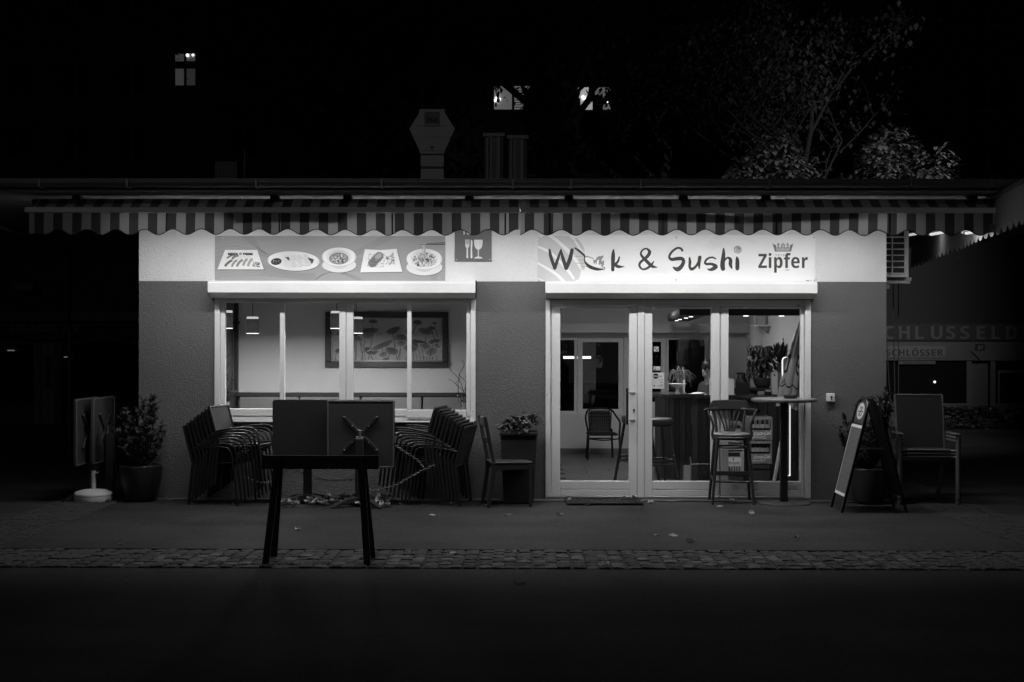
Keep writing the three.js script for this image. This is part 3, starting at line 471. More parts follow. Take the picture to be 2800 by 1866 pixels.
[[68, 1421.6, 'left'], [1422, 2768, 'right']].forEach(([pa, pb, side], n) => {
  const x0 = fx(pa, AWZ), x1 = fx(pb, AWZ), o = thing('striped_awning', n ? 'striped awning with wavy valance above the entrance' : 'striped awning with wavy valance above the window', 'awning', [x0, AWY, AWZ], 0, 'striped awnings of the snack bar');
  const w = x1 - x0, yTop = SOFFIT - 0.035 - AWY, zr = -0.2;
  part(o, 'roller', flat(new THREE.CylinderGeometry(0.035, 0.035, w - 0.01, 16).rotateZ(Math.PI / 2).translate(w / 2, yTop - 0.03, zr)), mat(0.06, 0.6));
  part(o, 'fabric', sheet(60, 3, (u, v) => [(n ? -0.004 : 0.07) + u * (w - 0.07), yTop - 0.005 + (0.05 - yTop) * v - 0.006 * Math.sin(v * 3.14), zr + 0.03 + v * (-zr - 0.02)], (q) => [q[0], 0.5]), clothTop);
  part(o, 'front_bar', box(w, 0.052, 0.05, w / 2, 0.028, 0.01, 0.01), mat(0.8, 0.6));
  const bot = (x) => -0.188 - 0.028 * Math.cos((x + (n ? 0.02 : 0.09)) / 0.281 * 6.283) - 0.004 * Math.sin(x * 2.1);
  const endFix = (x) => Math.min(1, Math.max(0, (n ? w - x - 0.07 : x - 0.07) / 0.2));
  const low = (x) => { const e = endFix(x); return bot(x) * e + -0.212 * (1 - e); };
  const wob = (x, v) => 0.01 + v * (0.012 * Math.sin(x * 1.3 + n) + 0.006 * Math.sin(x * 5.1));
  part(o, 'valance', sheet(Math.round(w / 0.02), 5, (u, v) => { const x = (n ? 0 : 0.04) + u * (w - 0.04); return [x, low(x) * v, wob(x, v)]; }, (q) => [q[0] + (n ? 0.05 : 0), 0.5]), cloth);
  const hem = []; for (let x = n ? 0 : 0.04; x <= (n ? w - 0.04 : w); x += 0.02) hem.push([x, low(x), wob(x, 1)]);
  part(o, 'hem', tube(hem, 0.0045, 5, hem.length), M.black);
  for (let x = 0.18; x < w; x += 1.105) part(o, 'seam', sheet(1, 3, (u, v) => [x + u * 0.016 + 0.1, low(x + 0.1) * v * 0.97, wob(x + 0.1, v) + 0.003]), M.black);
  // folding arms lying behind the valance, in two lengths each
  const arms = n ? [[0.9, 1], [w - 1.4, -1]] : [[1.9, 1], [w - 1.6, -1]];
  for (const [xa, dir] of arms) { part(o, 'folding_arm', join(beam([xa, yTop - 0.11, zr + 0.02], [xa + dir * 1.2, -0.04, -0.05], 0.05, 0.035, 0.006), beam([xa + dir * 1.2, -0.055, -0.03], [xa + dir * 0.1, -0.02, -0.02], 0.04, 0.03, 0.006), ball(0.035, xa + dir * 1.2, -0.05, -0.04)), mat(0.3, 0.5)); }
  for (const px of (n ? [1555, 1868, 2094, 2658, 2735] : [210, 750, 950, 1283])) part(o, 'wall_bracket', join(box(0.085, 0.075, 0.1, fx(px, 1.08) - x0, SOFFIT - AWY - 0.0375, zr - 0.01, 0.008), box(0.05, 0.03, 0.06, fx(px, 1.08) - x0 + 0.02, SOFFIT - AWY - 0.08, zr + 0.04, 0.006)), M.dark);
});
// awning along the right-hand side of the building with saw-tooth edge, and its lamp tubes
{
  const A = V(4.38, 2.735, 2.6), B = V(5.5, 2.735, -4.8), d = B.clone().sub(A), L = d.length(), o = thing('side_awning', 'pale side awning with pointed teeth at the right end', 'awning', A.toArray(), Math.atan2(-d.z, d.x));
  const m = phys(0.55, 1, { transmission: 0.3, thickness: 0, side: THREE.DoubleSide, map: T.grime });
  part(o, 'valance', sheet(460, 4, (u, v) => { const x = u * L, t = 0.06 * Math.abs(((x / 0.27) % 1) * 2 - 1) ** 2.5; return [x, 0.36 - v * (0.36 - 0.0) + v * t, 0.015 * Math.sin(x * 2.3) * v]; }), m);
  part(o, 'front_bar', slab(0, L, 0.36, 0.4, -0.02, 0.02, 0.006), mat(0.2, 0.5));
  part(o, 'fabric', sheet(20, 2, (u, v) => [u * L, 0.38 + 0.02 * v, v * 0.5 + 0.02]), m);
  for (const [z, x] of [[0.5, 4.3], [-2.0, 4.78], [1.02, 4.5]]) {
    const k = thing('side_lamp', z > 1 ? 'lamp tube nearest the road beside the side awning' : z > -1 ? 'middle lamp tube beside the side awning' : 'rear lamp tube beside the side awning', 'lamp', [x, z > 1 ? 2.78 : z > -1 ? 2.81 : 3.0, z], 0.15, 'lamp tubes at the side');
    part(k, 'lamp_tube', box(0.035, 0.025, 0.5, 0, 0.015, 0, 0.008), glow(0.5));
    part(k, 'lamp_holder', join(box(0.06, 0.03, 0.6, 0, 0.045, 0, 0.006), box(0.05, 0.04, 0.04, 0, 0.03, 0.28, 0.006), box(0.05, 0.04, 0.04, 0, 0.03, -0.28, 0.006), cyl(0.008, 0.008, SOFFIT - 0.055 - k.position.y, 0, 0.055, 0.2), cyl(0.008, 0.008, SOFFIT - 0.055 - k.position.y, 0, 0.055, -0.2)), M.zinc);
    rectLamp(k, 0.05, 0.48, 0, -0.004, 0, z < -1 ? L_SIDE * 0.15 : z > 1 ? L_SIDE * 0.1 : L_SIDE, [x + (z > 1 ? 0 : 0.5), 2.1, z]);
  }
}
// outdoor unit of an air conditioner on the right side wall
{
  const z = -0.42, x0 = XR + 0.03, x1 = fx(2486, z), y0 = fy(758, z), y1 = 2.95, o = thing('air_conditioner', 'white air conditioner unit with grid grille at the right corner', 'air conditioner', [x0, y0, z]), w = x1 - x0 + 0.35, h = y1 - y0;
  part(o, 'casing', box(x1 - x0, h, 0.72, (x1 - x0) / 2, h / 2, -0.36, 0.012), mat(0.85, 0.5));
  part(o, 'grille_hollow', slab(0.0, x1 - x0 - 0.05, 0.045, h - 0.03, 0.001, 0.006), M.black);
  const g = []; for (let k = 0; k <= 7; k++) g.push(box(x1 - x0 - 0.045, 0.012, 0.016, (x1 - x0 - 0.045) / 2, 0.045 + k * (h - 0.08) / 7, 0.012, 0.004));
  for (const u of [0.0, 0.5, 1]) g.push(box(0.012, h - 0.07, 0.018, 0.006 + u * (x1 - x0 - 0.056), h / 2, 0.013, 0.004));
  part(o, 'grille', join(g), mat(0.85, 0.5));
  part(o, 'mounting_bracket', join(box(x1 - x0 + 0.04, 0.03, 0.05, (x1 - x0) / 2 + 0.0, -0.05, -0.05), box(0.06, 0.035, 0.06, x1 - x0, -0.017, -0.04), box(0.05, 0.05, 0.04, 0.1, -0.1, -0.05), box(0.03, 0.2, 0.05, -0.012, -0.1, -0.05)), mat(0.5, 0.5));
}
// things on the roof
{
  const ry = SOFFIT + 0.075;
  // exhaust hood: two tapers meeting at a wide waist
  const z = -1.2, Y = (p) => fy(p, z), X = (p) => fx(p, z), cx = X(1184), o = thing('exhaust_hood', 'six sided sheet metal exhaust hood standing on the roof', 'exhaust hood', [cx, ry, z]);
  const hw = (a, b) => (X(b) - X(a)) / 2, w = [[Y(428) - ry, hw(1152, 1216)], [Y(420) - ry, hw(1150, 1218)], [Y(361) - ry, hw(1123, 1246)], [Y(317) - ry, hw(1150, 1219)], [Y(310) - ry, hw(1152, 1218)]];
  const loft = (rows, dz) => { const v = []; for (let i = 0; i < rows.length - 1; i++) { const [y0, a] = rows[i], [y1, b] = rows[i + 1], e = dz, q = (p) => v.push(...p); const c0 = [[-a, y0, e], [a, y0, e], [a, y0, -e], [-a, y0, -e]], c1 = [[-b, y1, e], [b, y1, e], [b, y1, -e], [-b, y1, -e]]; for (let k = 0; k < 4; k++) { const n = (k + 1) % 4; q(c0[k]); q(c0[n]); q(c1[n]); q(c0[k]); q(c1[n]); q(c1[k]); } } const g = new THREE.BufferGeometry(); g.setAttribute('position', new THREE.BufferAttribute(new Float32Array(v), 3)); g.computeVertexNormals(); return uvm(g); };
  const tin = mat(0.7, 0.55, { map: T.grime, metalness: 0.1 });
  part(o, 'hood', loft(w, 0.22), tin);
  part(o, 'fold', join(box(hw(1132, 1237) * 2, 0.012, 0.02, 0, Y(350) - ry, 0.222), box(hw(1135, 1236) * 2, 0.012, 0.02, 0, Y(382) - ry, 0.222), box(hw(1150, 1218) * 2, 0.012, 0.02, 0, Y(417) - ry, 0.222)), tin);
  part(o, 'top_rim', box(hw(1149, 1221) * 2, 0.014, 0.46, 0, Y(309) - ry, 0, 0.004), tin);
  part(o, 'duct', join(box(hw(1153, 1215) * 2, 0.13, 0.4, 0, Y(446) - ry, 0), box(hw(1153, 1215) * 2, Y(468) - ry, 0.4, 0, (Y(468) - ry) / 2, 0)), tin);
  part(o, 'dark_joint', box(hw(1155, 1213) * 2, Y(455) - ry + 0.04, 0.36, 0, (Y(455) - ry) / 2 + 0.02, 0), M.black);
  part(o, 'maker_plate', new THREE.BoxGeometry(hw(1164, 1204) * 2, Y(316) - Y(354), 0.006).translate(0, Y(335) - ry, 0.226), new THREE.MeshStandardMaterial({ roughness: 0.6, map: canvasTex(128, 128, (c) => { c.fillStyle = '#8c8c8c'; c.fillRect(0, 0, 128, 128); c.strokeStyle = '#222'; c.lineWidth = 4; c.strokeRect(2, 2, 124, 124); c.fillStyle = '#1a1a1a'; c.font = 'bold 66px sans-serif'; c.fillText('lsa', 20, 88); }) }));
  part(o, 'arrow_mark', uvm(extr(shape([[-0.03, 0.05], [0.03, 0.05], [0, 0]]), 0.004).translate(0, Y(420) - ry, 0.222)), M.black);
  // two corrugated ducts
  for (const [pa, pb, pt, lab] of [[1322, 1378, 367, 'taller corrugated sheet metal duct beside the exhaust hood'], [1387, 1442, 373, 'shorter corrugated sheet metal duct right of the taller one']]) {
    const zz = -0.9, a = fx(pa, zz), b = fx(pb, zz), h = fy(pt, zz) - ry, q = thing('roof_duct', lab, 'duct', [(a + b) / 2, ry, zz], 0, 'corrugated ducts on the roof'), p = [];
    const n = 60; for (let k = 0; k < n; k++) { const t = k / n * 6.283, r = (b - a) / 2 * (0.92 + 0.05 * Math.sin(t * 10)); p.push([Math.sign(Math.cos(t)) * Math.abs(Math.cos(t)) ** 0.6 * r, Math.sign(Math.sin(t)) * Math.abs(Math.sin(t)) ** 0.6 * r * 0.8]); }
    part(q, 'duct', uvm(extr(shape(p), h - 0.03).rotateX(-Math.PI / 2)), mat(0.24, 0.5, { metalness: 0.3 }));
    part(q, 'cap', box(b - a + 0.02, 0.045, (b - a) * 0.85, 0, h - 0.02, 0, 0.004), mat(0.24, 0.5, { metalness: 0.3 }));
  }
  // mesh screened vent box with a rod
  const z2 = -1.0, a = fx(586, z2), b = fx(646, z2), h = fy(441, z2) - ry, q = thing('roof_vent_box', 'mesh covered vent box on the roof left of the hood', 'vent', [(a + b) / 2, ry, z2]);
  part(q, 'casing', box(b - a, h, 0.4, 0, h / 2, -0.21), mat(0.05, 0.8));
  const wires = []; for (let x = -(b - a) / 2 + 0.012; x < (b - a) / 2; x += 0.016) wires.push(box(0.004, h - 0.02, 0.004, x, h / 2, 0.004)); for (let y = 0.015; y < h; y += 0.02) wires.push(box(b - a - 0.01, 0.004, 0.004, 0, y, 0.0));
  part(q, 'mesh_screen', join(wires), mat(0.35, 0.6));
  const r = thing('roof_rod', 'thin upright rod on the roof beside the vent box', 'rod', [fx(667, -0.8), ry, -0.8]);
  part(r, 'rod', cyl(0.008, 0.006, fy(409, -0.8) - ry, 0, 0, 0, 8), M.zinc); part(r, 'tip', ball(0.014, 0, fy(408, -0.8) - ry, 0), mat(0.7, 0.15, { metalness: 1 }));
}

// ---------- dining room ----------
{
  const z = DINE, X = (p) => fx(p, z), Y = (p) => fy(p, z);
  const b = thing('wall_bench', 'upholstered wall bench along the dining room wall', 'bench', [0, 0.012, z]);
  const edges = [658, 823, 990, 1157, 1330], leather = mat(0.17, 0.5, { map: T.grime });
  for (let i = 0; i < 4; i++) { const x0 = X(edges[i]) + 0.008, x1 = X(edges[i + 1]) - 0.008; part(b, 'back_cushion', slab(x0, x1, 0.5, Y(1088), 0.05, 0.15, 0.02), leather); part(b, 'seat_cushion', slab(x0, x1, 0.4, 0.47, 0.05, 0.52, 0.02), leather); }
  part(b, 'top_rail', slab(X(648), X(1330), Y(1087), Y(1077), 0.0, 0.12, 0.006), mat(0.015, 0.6));
  part(b, 'end_panel', slab(X(632), X(652), 0, Y(1070), 0.0, 0.5, 0.01), M.darkWood);
  part(b, 'plinth', slab(X(652), X(1330), 0, 0.39, 0.0, 0.45), M.darkWood);
  const trim = thing('door_trim', 'dark upright door trim in the dining room corner', 'door trim', [X(647), 0.012, z + 0.03]);
  part(trim, 'post', box(0.05, 2.7, 0.06, 0, 1.35, 0), M.darkWood); part(trim, 'hinge', box(0.08, 0.04, 0.07, 0.0, Y(884) - 0.012, 0.003), M.black);
  // framed painting of lotus leaves
  const x0 = X(890), x1 = X(1226), y0 = Y(1006), y1 = Y(854), p = thing('painting', 'dark framed painting of lotus flowers on the dining room wall', 'painting', [(x0 + x1) / 2, y0, z]), w = x1 - x0, h = y1 - y0, f = 0.075;
  part(p, 'frame', join(slab(-w / 2, w / 2, 0, f, 0.001, 0.05, 0.008), slab(-w / 2, w / 2, h - f, h, 0.001, 0.05, 0.008), slab(-w / 2, -w / 2 + f, f, h - f, 0.001, 0.05, 0.008), slab(w / 2 - f, w / 2, f, h - f, 0.001, 0.05, 0.008)), mat(0.025, 0.35));
  part(p, 'inner_moulding', join(slab(-w / 2 + f, w / 2 - f, f, f + 0.02, 0.002, 0.034, 0.006), slab(-w / 2 + f, w / 2 - f, h - f - 0.02, h - f, 0.002, 0.034, 0.006), slab(-w / 2 + f, -w / 2 + f + 0.02, f + 0.02, h - f - 0.02, 0.002, 0.034, 0.006), slab(w / 2 - f - 0.02, w / 2 - f, f + 0.02, h - f - 0.02, 0.002, 0.034, 0.006)), mat(0.3, 0.3, { metalness: 0.6 }));
  const t = canvasTex(1024, 440, (c) => {
    c.fillStyle = '#959595'; c.fillRect(0, 0, 1024, 440);
    for (let k = 0; k < 500; k++) ell(c, rr(0, 1024), rr(0, 440), rr(4, 40), rr(2, 9), 'rgba(' + (rnd() < 0.5 ? '70,70,70' : '170,170,170') + ',.05)');
    c.lineCap = 'round';
    const stem = (x0, y0, x1, y1, b, wd = 7) => { c.strokeStyle = '#4a4a4a'; c.lineWidth = wd; c.beginPath(); c.moveTo(x0, y0); c.quadraticCurveTo((x0 + x1) / 2 + b, (y0 + y1) / 2, x1, y1); c.stroke(); };
    const pad = (x, y, a, b2, tilt, col) => { // a drooping leaf: dark hollow, paler frilled skirt
      c.save(); c.translate(x, y); c.rotate(tilt);
      const edge = (q, dy) => { c.beginPath(); for (let i = 0; i <= 48; i++) { const t2 = i / 48 * 6.283, f = 1 + 0.07 * Math.sin(t2 * 7 + x) + 0.05 * Math.sin(t2 * 11 + y), v = Math.sin(t2); c.lineTo(Math.cos(t2) * a * f * q, dy + (v > 0 ? v * b2 * 1.1 * f : v * b2 * 0.55) * q); } c.closePath(); };
      { const g = c.createRadialGradient(0, -b2 * 0.3, 2, 0, 0, a * 1.1), q = (k) => `rgb(${k},${k},${k})`; g.addColorStop(0, q(col - 22)); g.addColorStop(0.5, q(col + 14)); g.addColorStop(1, q(col + 66)); edge(1, 0); c.fillStyle = g; c.fill(); } c.strokeStyle = 'rgba(195,195,195,.7)'; c.lineWidth = 3; c.stroke();
      for (let k = 0; k < 3; k++) { edge(0.8 - k * 0.2, -b2 * 0.1 * k); c.fillStyle = `rgba(${col - 10},${col - 10},${col - 10},.24)`; c.fill(); }
      c.strokeStyle = 'rgba(60,60,60,.35)'; c.lineWidth = 1.5; for (let i = 0; i < 11; i++) { const t2 = i / 10 * 3.14; c.beginPath(); c.moveTo(0, -b2 * 0.2); c.lineTo(Math.cos(t2) * a * 0.9, Math.sin(t2) * b2); c.stroke(); }
      c.restore(); };
    const bloom = (x, y, s) => { for (let k = 0; k < 7; k++) { const t2 = -0.2 - k * 0.44; c.save(); c.translate(x, y); c.rotate(t2); ell(c, s * 0.8, 0, s, s * 0.34, k % 2 ? '#3c3c3c' : '#505050'); c.restore(); } };
    for (let k = 0; k < 9; k++) { const x = rr(20, 1004); stem(x, rr(200, 330), x + rr(-50, 50), 440, rr(-30, 30), rr(4, 8)); }
    const pads = [[60, 330, 60, 40], [150, 250, 80, 42], [250, 200, 90, 40], [330, 120, 110, 52], [360, 330, 90, 48], [470, 270, 140, 40], [480, 370, 70, 44], [560, 330, 90, 44], [570, 110, 90, 44], [650, 200, 80, 60], [720, 130, 60, 40], [740, 300, 90, 46], [820, 250, 110, 46], [880, 120, 80, 44], [930, 340, 90, 50], [960, 230, 60, 36], [210, 90, 60, 30], [100, 150, 70, 36]];
    pads.forEach(([x, y, a, b2], k) => { stem(x, y, x + rr(-60, 60), 440, rr(-30, 30)); pad(x, y, a * rr(0.8, 1.15), b2 * rr(0.8, 1.3), rr(-0.5, 0.5), [66, 92, 112, 80][k % 4]); if (k % 3 === 0) pad(x + rr(-60, 60), y + rr(20, 60), a * 0.7, b2 * 0.8, rr(-0.8, 0.8), 110); });
    [[380, 40, 26], [560, 150, 26], [800, 50, 28], [930, 110, 22], [960, 50, 14], [200, 180, 24], [265, 30, 18], [90, 60, 20]].forEach(([x, y, s]) => { stem(x, y, x + rr(-40, 40), y + rr(90, 200), rr(-20, 20), 6); bloom(x, y, s); });
    grain(c, 1024, 440, 0.16);
  });
  part(p, 'canvas', flat(new THREE.PlaneGeometry(w - 2 * f - 0.04, h - 2 * f - 0.04).translate(0, h / 2, 0.012)), new THREE.MeshStandardMaterial({ map: t, roughness: 0.6 }));
  // pendant lamps: dark drum shades, bright discs above and below
  const shadeMat = phys(0.05, 1, { transmission: 0.35, thickness: 0, side: THREE.DoubleSide });
  const pend = (px, py0, py1, zz, label, w2) => {
    const yb = fy(py1, zz), yt = fy(py0, zz), r = w2 / 2 * (CAM.z - zz) / FOCAL, o = thing('pendant_lamp', label, 'lamp', [fx(px, zz), yb, zz], 0, 'drum shaded pendant lamps over the dining tables'), h2 = yt - yb;
    part(o, 'lamp_shade', cyl(r, r, h2 - 0.03, 0, 0.006, 0, 28, true), shadeMat);
    part(o, 'lamp_diffuser', cyl(r * 0.97, r * 0.97, 0.012, 0, 0.0, 0, 28), glow(2.2));
    part(o, 'lamp_top', cyl(r * 0.96, r * 0.9, 0.026, 0, h2 - 0.024, 0, 28), glow(0.55));
    part(o, 'lamp_bulb', ball(0.022, 0, h2 * 0.45, 0), glow(14));
    part(o, 'cord', cyl(0.004, 0.004, 2.745 - yb - h2, 0, h2, 0, 6), M.black);
    const l = rectLamp(o, r * 1.7, r * 1.7, 0, -0.004, 0, L_PEND, [o.position.x, 0, zz]);
  };
  pend(621, 851, 900, -1.0, 'pendant lamp at the left edge of the window', 30); pend(690, 868, 914, -1.9, 'pendant lamp hanging in the leftmost window pane', 34);
  pend(920, 852, 900, -1.0, 'pendant lamp half hidden left of the middle window posts', 34); pend(974, 868, 913, -1.9, 'pendant lamp in front of the painting, right of the middle posts', 36);
}
// vases of curly twigs on the window sill
function twigs(px, py, z, baseY, h, label, n, lean) {
  const o = thing('twig_vase', label, 'vase', [fx(px, z), baseY, z], 0, 'vases of curly twigs on the window sill');
  part(o, 'vase', lathe([[0.001, 0], [0.022, 0], [0.026, 0.1], [0.03, 0.19], [0.027, 0.19], [0.02, 0.1], [0.001, 0.02]], 18), phys(0.25, 0.15, {}));
  for (let k = 0; k < n; k++) {
    const pts = [[rr(-0.01, 0.01), 0.03, rr(-0.01, 0.01)]], a = rr(-1, 1) * 0.09 + lean, hh = h * rr(0.55, 1), ph = rr(0, 6), fr = rr(7, 15);
    for (let i = 1; i <= 14; i++) { const t = i / 14, cu = 0.034 * t * t; pts.push([a * t * 1.1 + cu * 1.6 * Math.sin(ph + fr * t), 0.05 + hh * t * (1 - 0.06 * t), rr(-0.04, 0.04) * t + cu * Math.cos(ph + fr * t)]); }
    part(o, 'twig', tube(pts, 0.0032, 5, 46), M.darkWood);
  }
  for (let k = 0; k < 5; k++) { const a = rr(-0.9, 0.9); part(o, 'leaf_blade', sheet(1, 6, (u, v) => [(u - 0.5) * 0.014 * (1 - v) + a * 0.12 * v * v, 0.15 + 0.13 * v - 0.06 * v * v * Math.abs(a), (u - 0.5) * 0.004]), M.needle); }
}
twigs(1270, 1120, -0.2, WIN.y0, 0.68, 'vase of curly twigs at the right end of the window', 9, -0.03);
twigs(620, 1120, -0.26, WIN.y0, 0.72, 'vase of curly twigs at the left end of the window', 10, 0.02);

// ---------- bar room ----------
{ // ceiling lamp of the bar room, above the view
  const o = thing('ceiling_lamp', 'flat ceiling lamp of the bar room', 'lamp', [1.5, 2.69, -2.6]);
  part(o, 'lamp_housing', box(0.64, 0.05, 0.64, 0, 0.035, 0, 0.01), M.shutter); part(o, 'lamp_diffuser', box(0.6, 0.012, 0.6, 0, 0.004, 0), glow(1.5));
  rectLamp(o, 0.58, 0.58, 0, -0.006, 0, L_BAR, [1.5, 0, -2.6]);
}
const BARZ = -1.75, BARY = 1.055;
{
  const o = thing('bar_counter', 'curved dark wooden bar counter inside the entrance', 'counter', [0, 0.024, 0]), x0 = fx(1797, BARZ), xr = RIGHTW - 0.01;
  const plan = (inset, xe) => { const s = new THREE.Shape(), r = 0.5 - inset, l = x0 + inset, f = -BARZ + inset; s.moveTo(xe, f); s.lineTo(l + r, f); s.absarc(l + r, f + r, r, -Math.PI / 2, -Math.PI, true); s.lineTo(l, f + 1.0); s.lineTo(l + 0.42, f + 1.0); s.lineTo(l + 0.42, f + 0.5); s.lineTo(xe, f + 0.5); return s; };
  part(o, 'counter_top', uvm(extr(plan(0, xr), 0.035, 0.004, { curveSegments: 20 }).rotateX(-Math.PI / 2).scale(1, 1, 1).translate(0, BARY - 0.064, 0)), mat(0.05, 0.22, { map: rep(T.wood, 1) }));
  // panelled front: upright boards following the curve
  const put = (x, z, a, w, m) => { const g = part(o, 'front_board', box(w - 0.008, BARY - 0.07, 0.022, 0, (BARY - 0.07) / 2, 0, 0.004), m); g.position.set(x, 0, z); g.rotation.y = a; };
  const r = 0.42, cx = x0 + 0.08 + r, cz = BARZ - 0.08 - r;
  for (let k = 0; k < 9; k++) { const t = (k + 0.5) / 9 * Math.PI / 2; put(cx - Math.sin(t) * r, cz + Math.cos(t) * r, -t, 0.078, k % 2 ? M.darkWood : mat(0.085, 0.4, { map: rep(T.wood, 1) })); }
  for (let x = cx + 0.06; x < xr - 0.05; x += 0.12) put(x, BARZ - 0.08, 0, 0.12, M.darkWood);
  for (let z = cz - 0.06; z > BARZ - 1.0; z -= 0.12) put(x0 + 0.08, z, -Math.PI / 2, 0.12, M.darkWood);
  part(o, 'core', slab(cx + 0.02, xr, 0, BARY - 0.07, BARZ - 0.48, BARZ - 0.12), M.black);
}
const bz = -1.9, onBar = (px, z = bz) => [fx(px, z), BARY, z];
{ // things on the counter
  let o = thing('cake_stand', 'white footed cake stand on the bar counter', 'cake stand', onBar(1852));
  part(o, 'stand', lathe([[0.001, 0], [0.05, 0], [0.045, 0.012], [0.02, 0.04], [0.018, 0.07], [0.06, 0.098], [0.108, 0.128], [0.105, 0.133], [0.05, 0.108], [0.001, 0.1]]), mat(0.7, 0.25));
  o = thing('candle', 'white candle in a glass holder beside the cake stand', 'candle', onBar(1870.5));
  part(o, 'candle_stick', cyl(0.0115, 0.011, 0.15, 0, 0.028, 0), mat(0.8, 0.5)); part(o, 'holder', lathe([[0.001, 0], [0.022, 0], [0.02, 0.035], [0.013, 0.035], [0.013, 0.012], [0.001, 0.012]]), mat(0.5, 0.3));
  o = thing('paper_pile', 'open papers lying on the bar counter', 'papers', onBar(1900, -1.86));
  for (let k = 0; k < 5; k++) { const s = part(o, 'sheet', sheet(6, 1, (u, v) => [u * 0.2 - 0.1, 0.004 + k * 0.004 + 0.012 * Math.sin(u * 3 + k) * (k > 2), (v - 0.5) * 0.22]), M.paper); s.rotation.y = rr(-0.5, 0.5); s.position.x = rr(-0.05, 0.07); }
  o = thing('counter_display', 'white upright display board on the bar behind the door post', 'display board', onBar(1974, -1.92));
  part(o, 'board', box(0.3, 0.185, 0.012, 0, 0.1, 0, 0.003), M.paper); part(o, 'foot', box(0.3, 0.008, 0.09, 0, 0.004, 0.04), M.paper);
  o = thing('till_monitor', 'black square till screen seen from behind on the bar', 'monitor', onBar(2031, -1.95));
  part(o, 'casing', box(0.165, 0.14, 0.05, 0, 0.075, 0, 0.008), M.black); part(o, 'edge_line', box(0.13, 0.003, 0.003, -0.005, 0.135, 0.026), M.dark); part(o, 'base', box(0.12, 0.01, 0.1, 0, 0.005, 0), M.black);
  o = thing('card_terminal', 'small black card terminal on the bar counter', 'terminal', onBar(2100, -1.88));
  part(o, 'body', box(0.085, 0.06, 0.06, 0, 0.031, 0, 0.01).rotateX(0.0), M.black); part(o, 'screen', box(0.062, 0.02, 0.003, 0, 0.05, 0.031), mat(0.5, 0.3)); 
  o = thing('note_holder', 'pale stack of notes beside the card terminal', 'notes', onBar(2081, -1.9)); part(o, 'block', box(0.075, 0.035, 0.05, 0, 0.018, 0, 0.003), mat(0.4, 0.7)); part(o, 'top_note', box(0.072, 0.002, 0.048, 0.003, 0.037, 0.002), M.paper);
  o = thing('white_box', 'tall narrow white box with dark side on the bar', 'box', onBar(2124, -1.92));
  part(o, 'front', box(0.07, 0.265, 0.02, -0.03, 0.135, 0.04, 0.003), mat(0.62, 0.6)); part(o, 'body', box(0.13, 0.262, 0.08, 0.0, 0.133, -0.012), mat(0.14, 0.6)); part(o, 'lid', box(0.074, 0.01, 0.024, -0.03, 0.272, 0.04), mat(0.5, 0.6)); part(o, 'mark', box(0.018, 0.024, 0.002, -0.036, 0.238, 0.0515), M.dark);
  // flowers in a vase and glasses behind the stand
  o = thing('flower_vase', 'vase of dried flowers behind the cake stand', 'vase', onBar(1862, -2.1));
  part(o, 'vase', lathe([[0.001, 0], [0.04, 0], [0.052, 0.08], [0.058, 0.22], [0.054, 0.22], [0.046, 0.08], [0.001, 0.02]], 20), phys(0.4, 0.2, { transmission: 0.4, thickness: 0 }));
  for (let k = 0; k < 46; k++) { const a = rr(0, 6.28), q = rr(0.03, 0.17), y = 0.19 + rr(0, 0.12) - q * 0.3; part(o, 'dried_flower', tube([[0, 0.1, 0], [Math.cos(a) * q * 0.5, y + 0.04, Math.sin(a) * q * 0.5], [Math.cos(a) * q, y + 0.03, Math.sin(a) * q], [Math.cos(a) * q * 1.15, y - rr(0, 0.08), Math.sin(a) * q * 1.15]], rr(0.003, 0.008), 5, 8), k % 3 ? mat(0.14, 0.8) : mat(0.28, 0.8)); }
  for (const [px, h, lab] of [[1831, 0.15, 'stemmed glass at the left end of the bar'], [1842, 0.13, 'second stemmed glass beside the flower vase']]) { o = thing('wine_glass', lab, 'glass', onBar(px, -2.0), 0, 'glasses on the bar'); part(o, 'bowl', lathe([[0.004, 0.055], [0.028, 0.075], [0.032, h - 0.03], [0.026, h], [0.024, h], [0.03, h - 0.03], [0.026, 0.078], [0.003, 0.06]], 18), phys(1, 0.02, { transmission: 1, thickness: 0 })); part(o, 'stem', join(cyl(0.004, 0.004, 0.055, 0, 0.004, 0), cyl(0.028, 0.027, 0.004, 0, 0, 0)), phys(1, 0.02, { transmission: 1, thickness: 0 })); }
  // raised back shelf with jug, plants and bottles
  const sz = -2.75, sh = 1.11, shelf = thing('back_shelf', 'dark back shelf behind the bar', 'shelf', [0, 0.024, sz]);
  part(shelf, 'shelf_top', slab(2.62, RIGHTW - 0.002, sh - 0.06, sh - 0.024, -0.25, 0.25, 0.006), M.darkWood); part(shelf, 'shelf_front', slab(2.65, RIGHTW - 0.005, 0, sh - 0.061, -0.2, 0.2), M.darkWood);
  o = thing('thermos_jug', 'dark thermos jug on the back shelf', 'jug', [fx(2028, sz), sh, sz]);
  part(o, 'body', lathe([[0.001, 0], [0.07, 0], [0.078, 0.04], [0.07, 0.1], [0.046, 0.15], [0.044, 0.175], [0.05, 0.19], [0.001, 0.195]]), mat(0.015, 0.25)); part(o, 'handle', tube([[0.045, 0.16, 0], [0.095, 0.165, 0], [0.1, 0.09, 0], [0.07, 0.045, 0]], 0.01, 8, 20), mat(0.015, 0.3)); part(o, 'spout', flat(new THREE.ConeGeometry(0.022, 0.06, 10).rotateZ(1.2).translate(-0.05, 0.182, 0)), mat(0.015, 0.25));
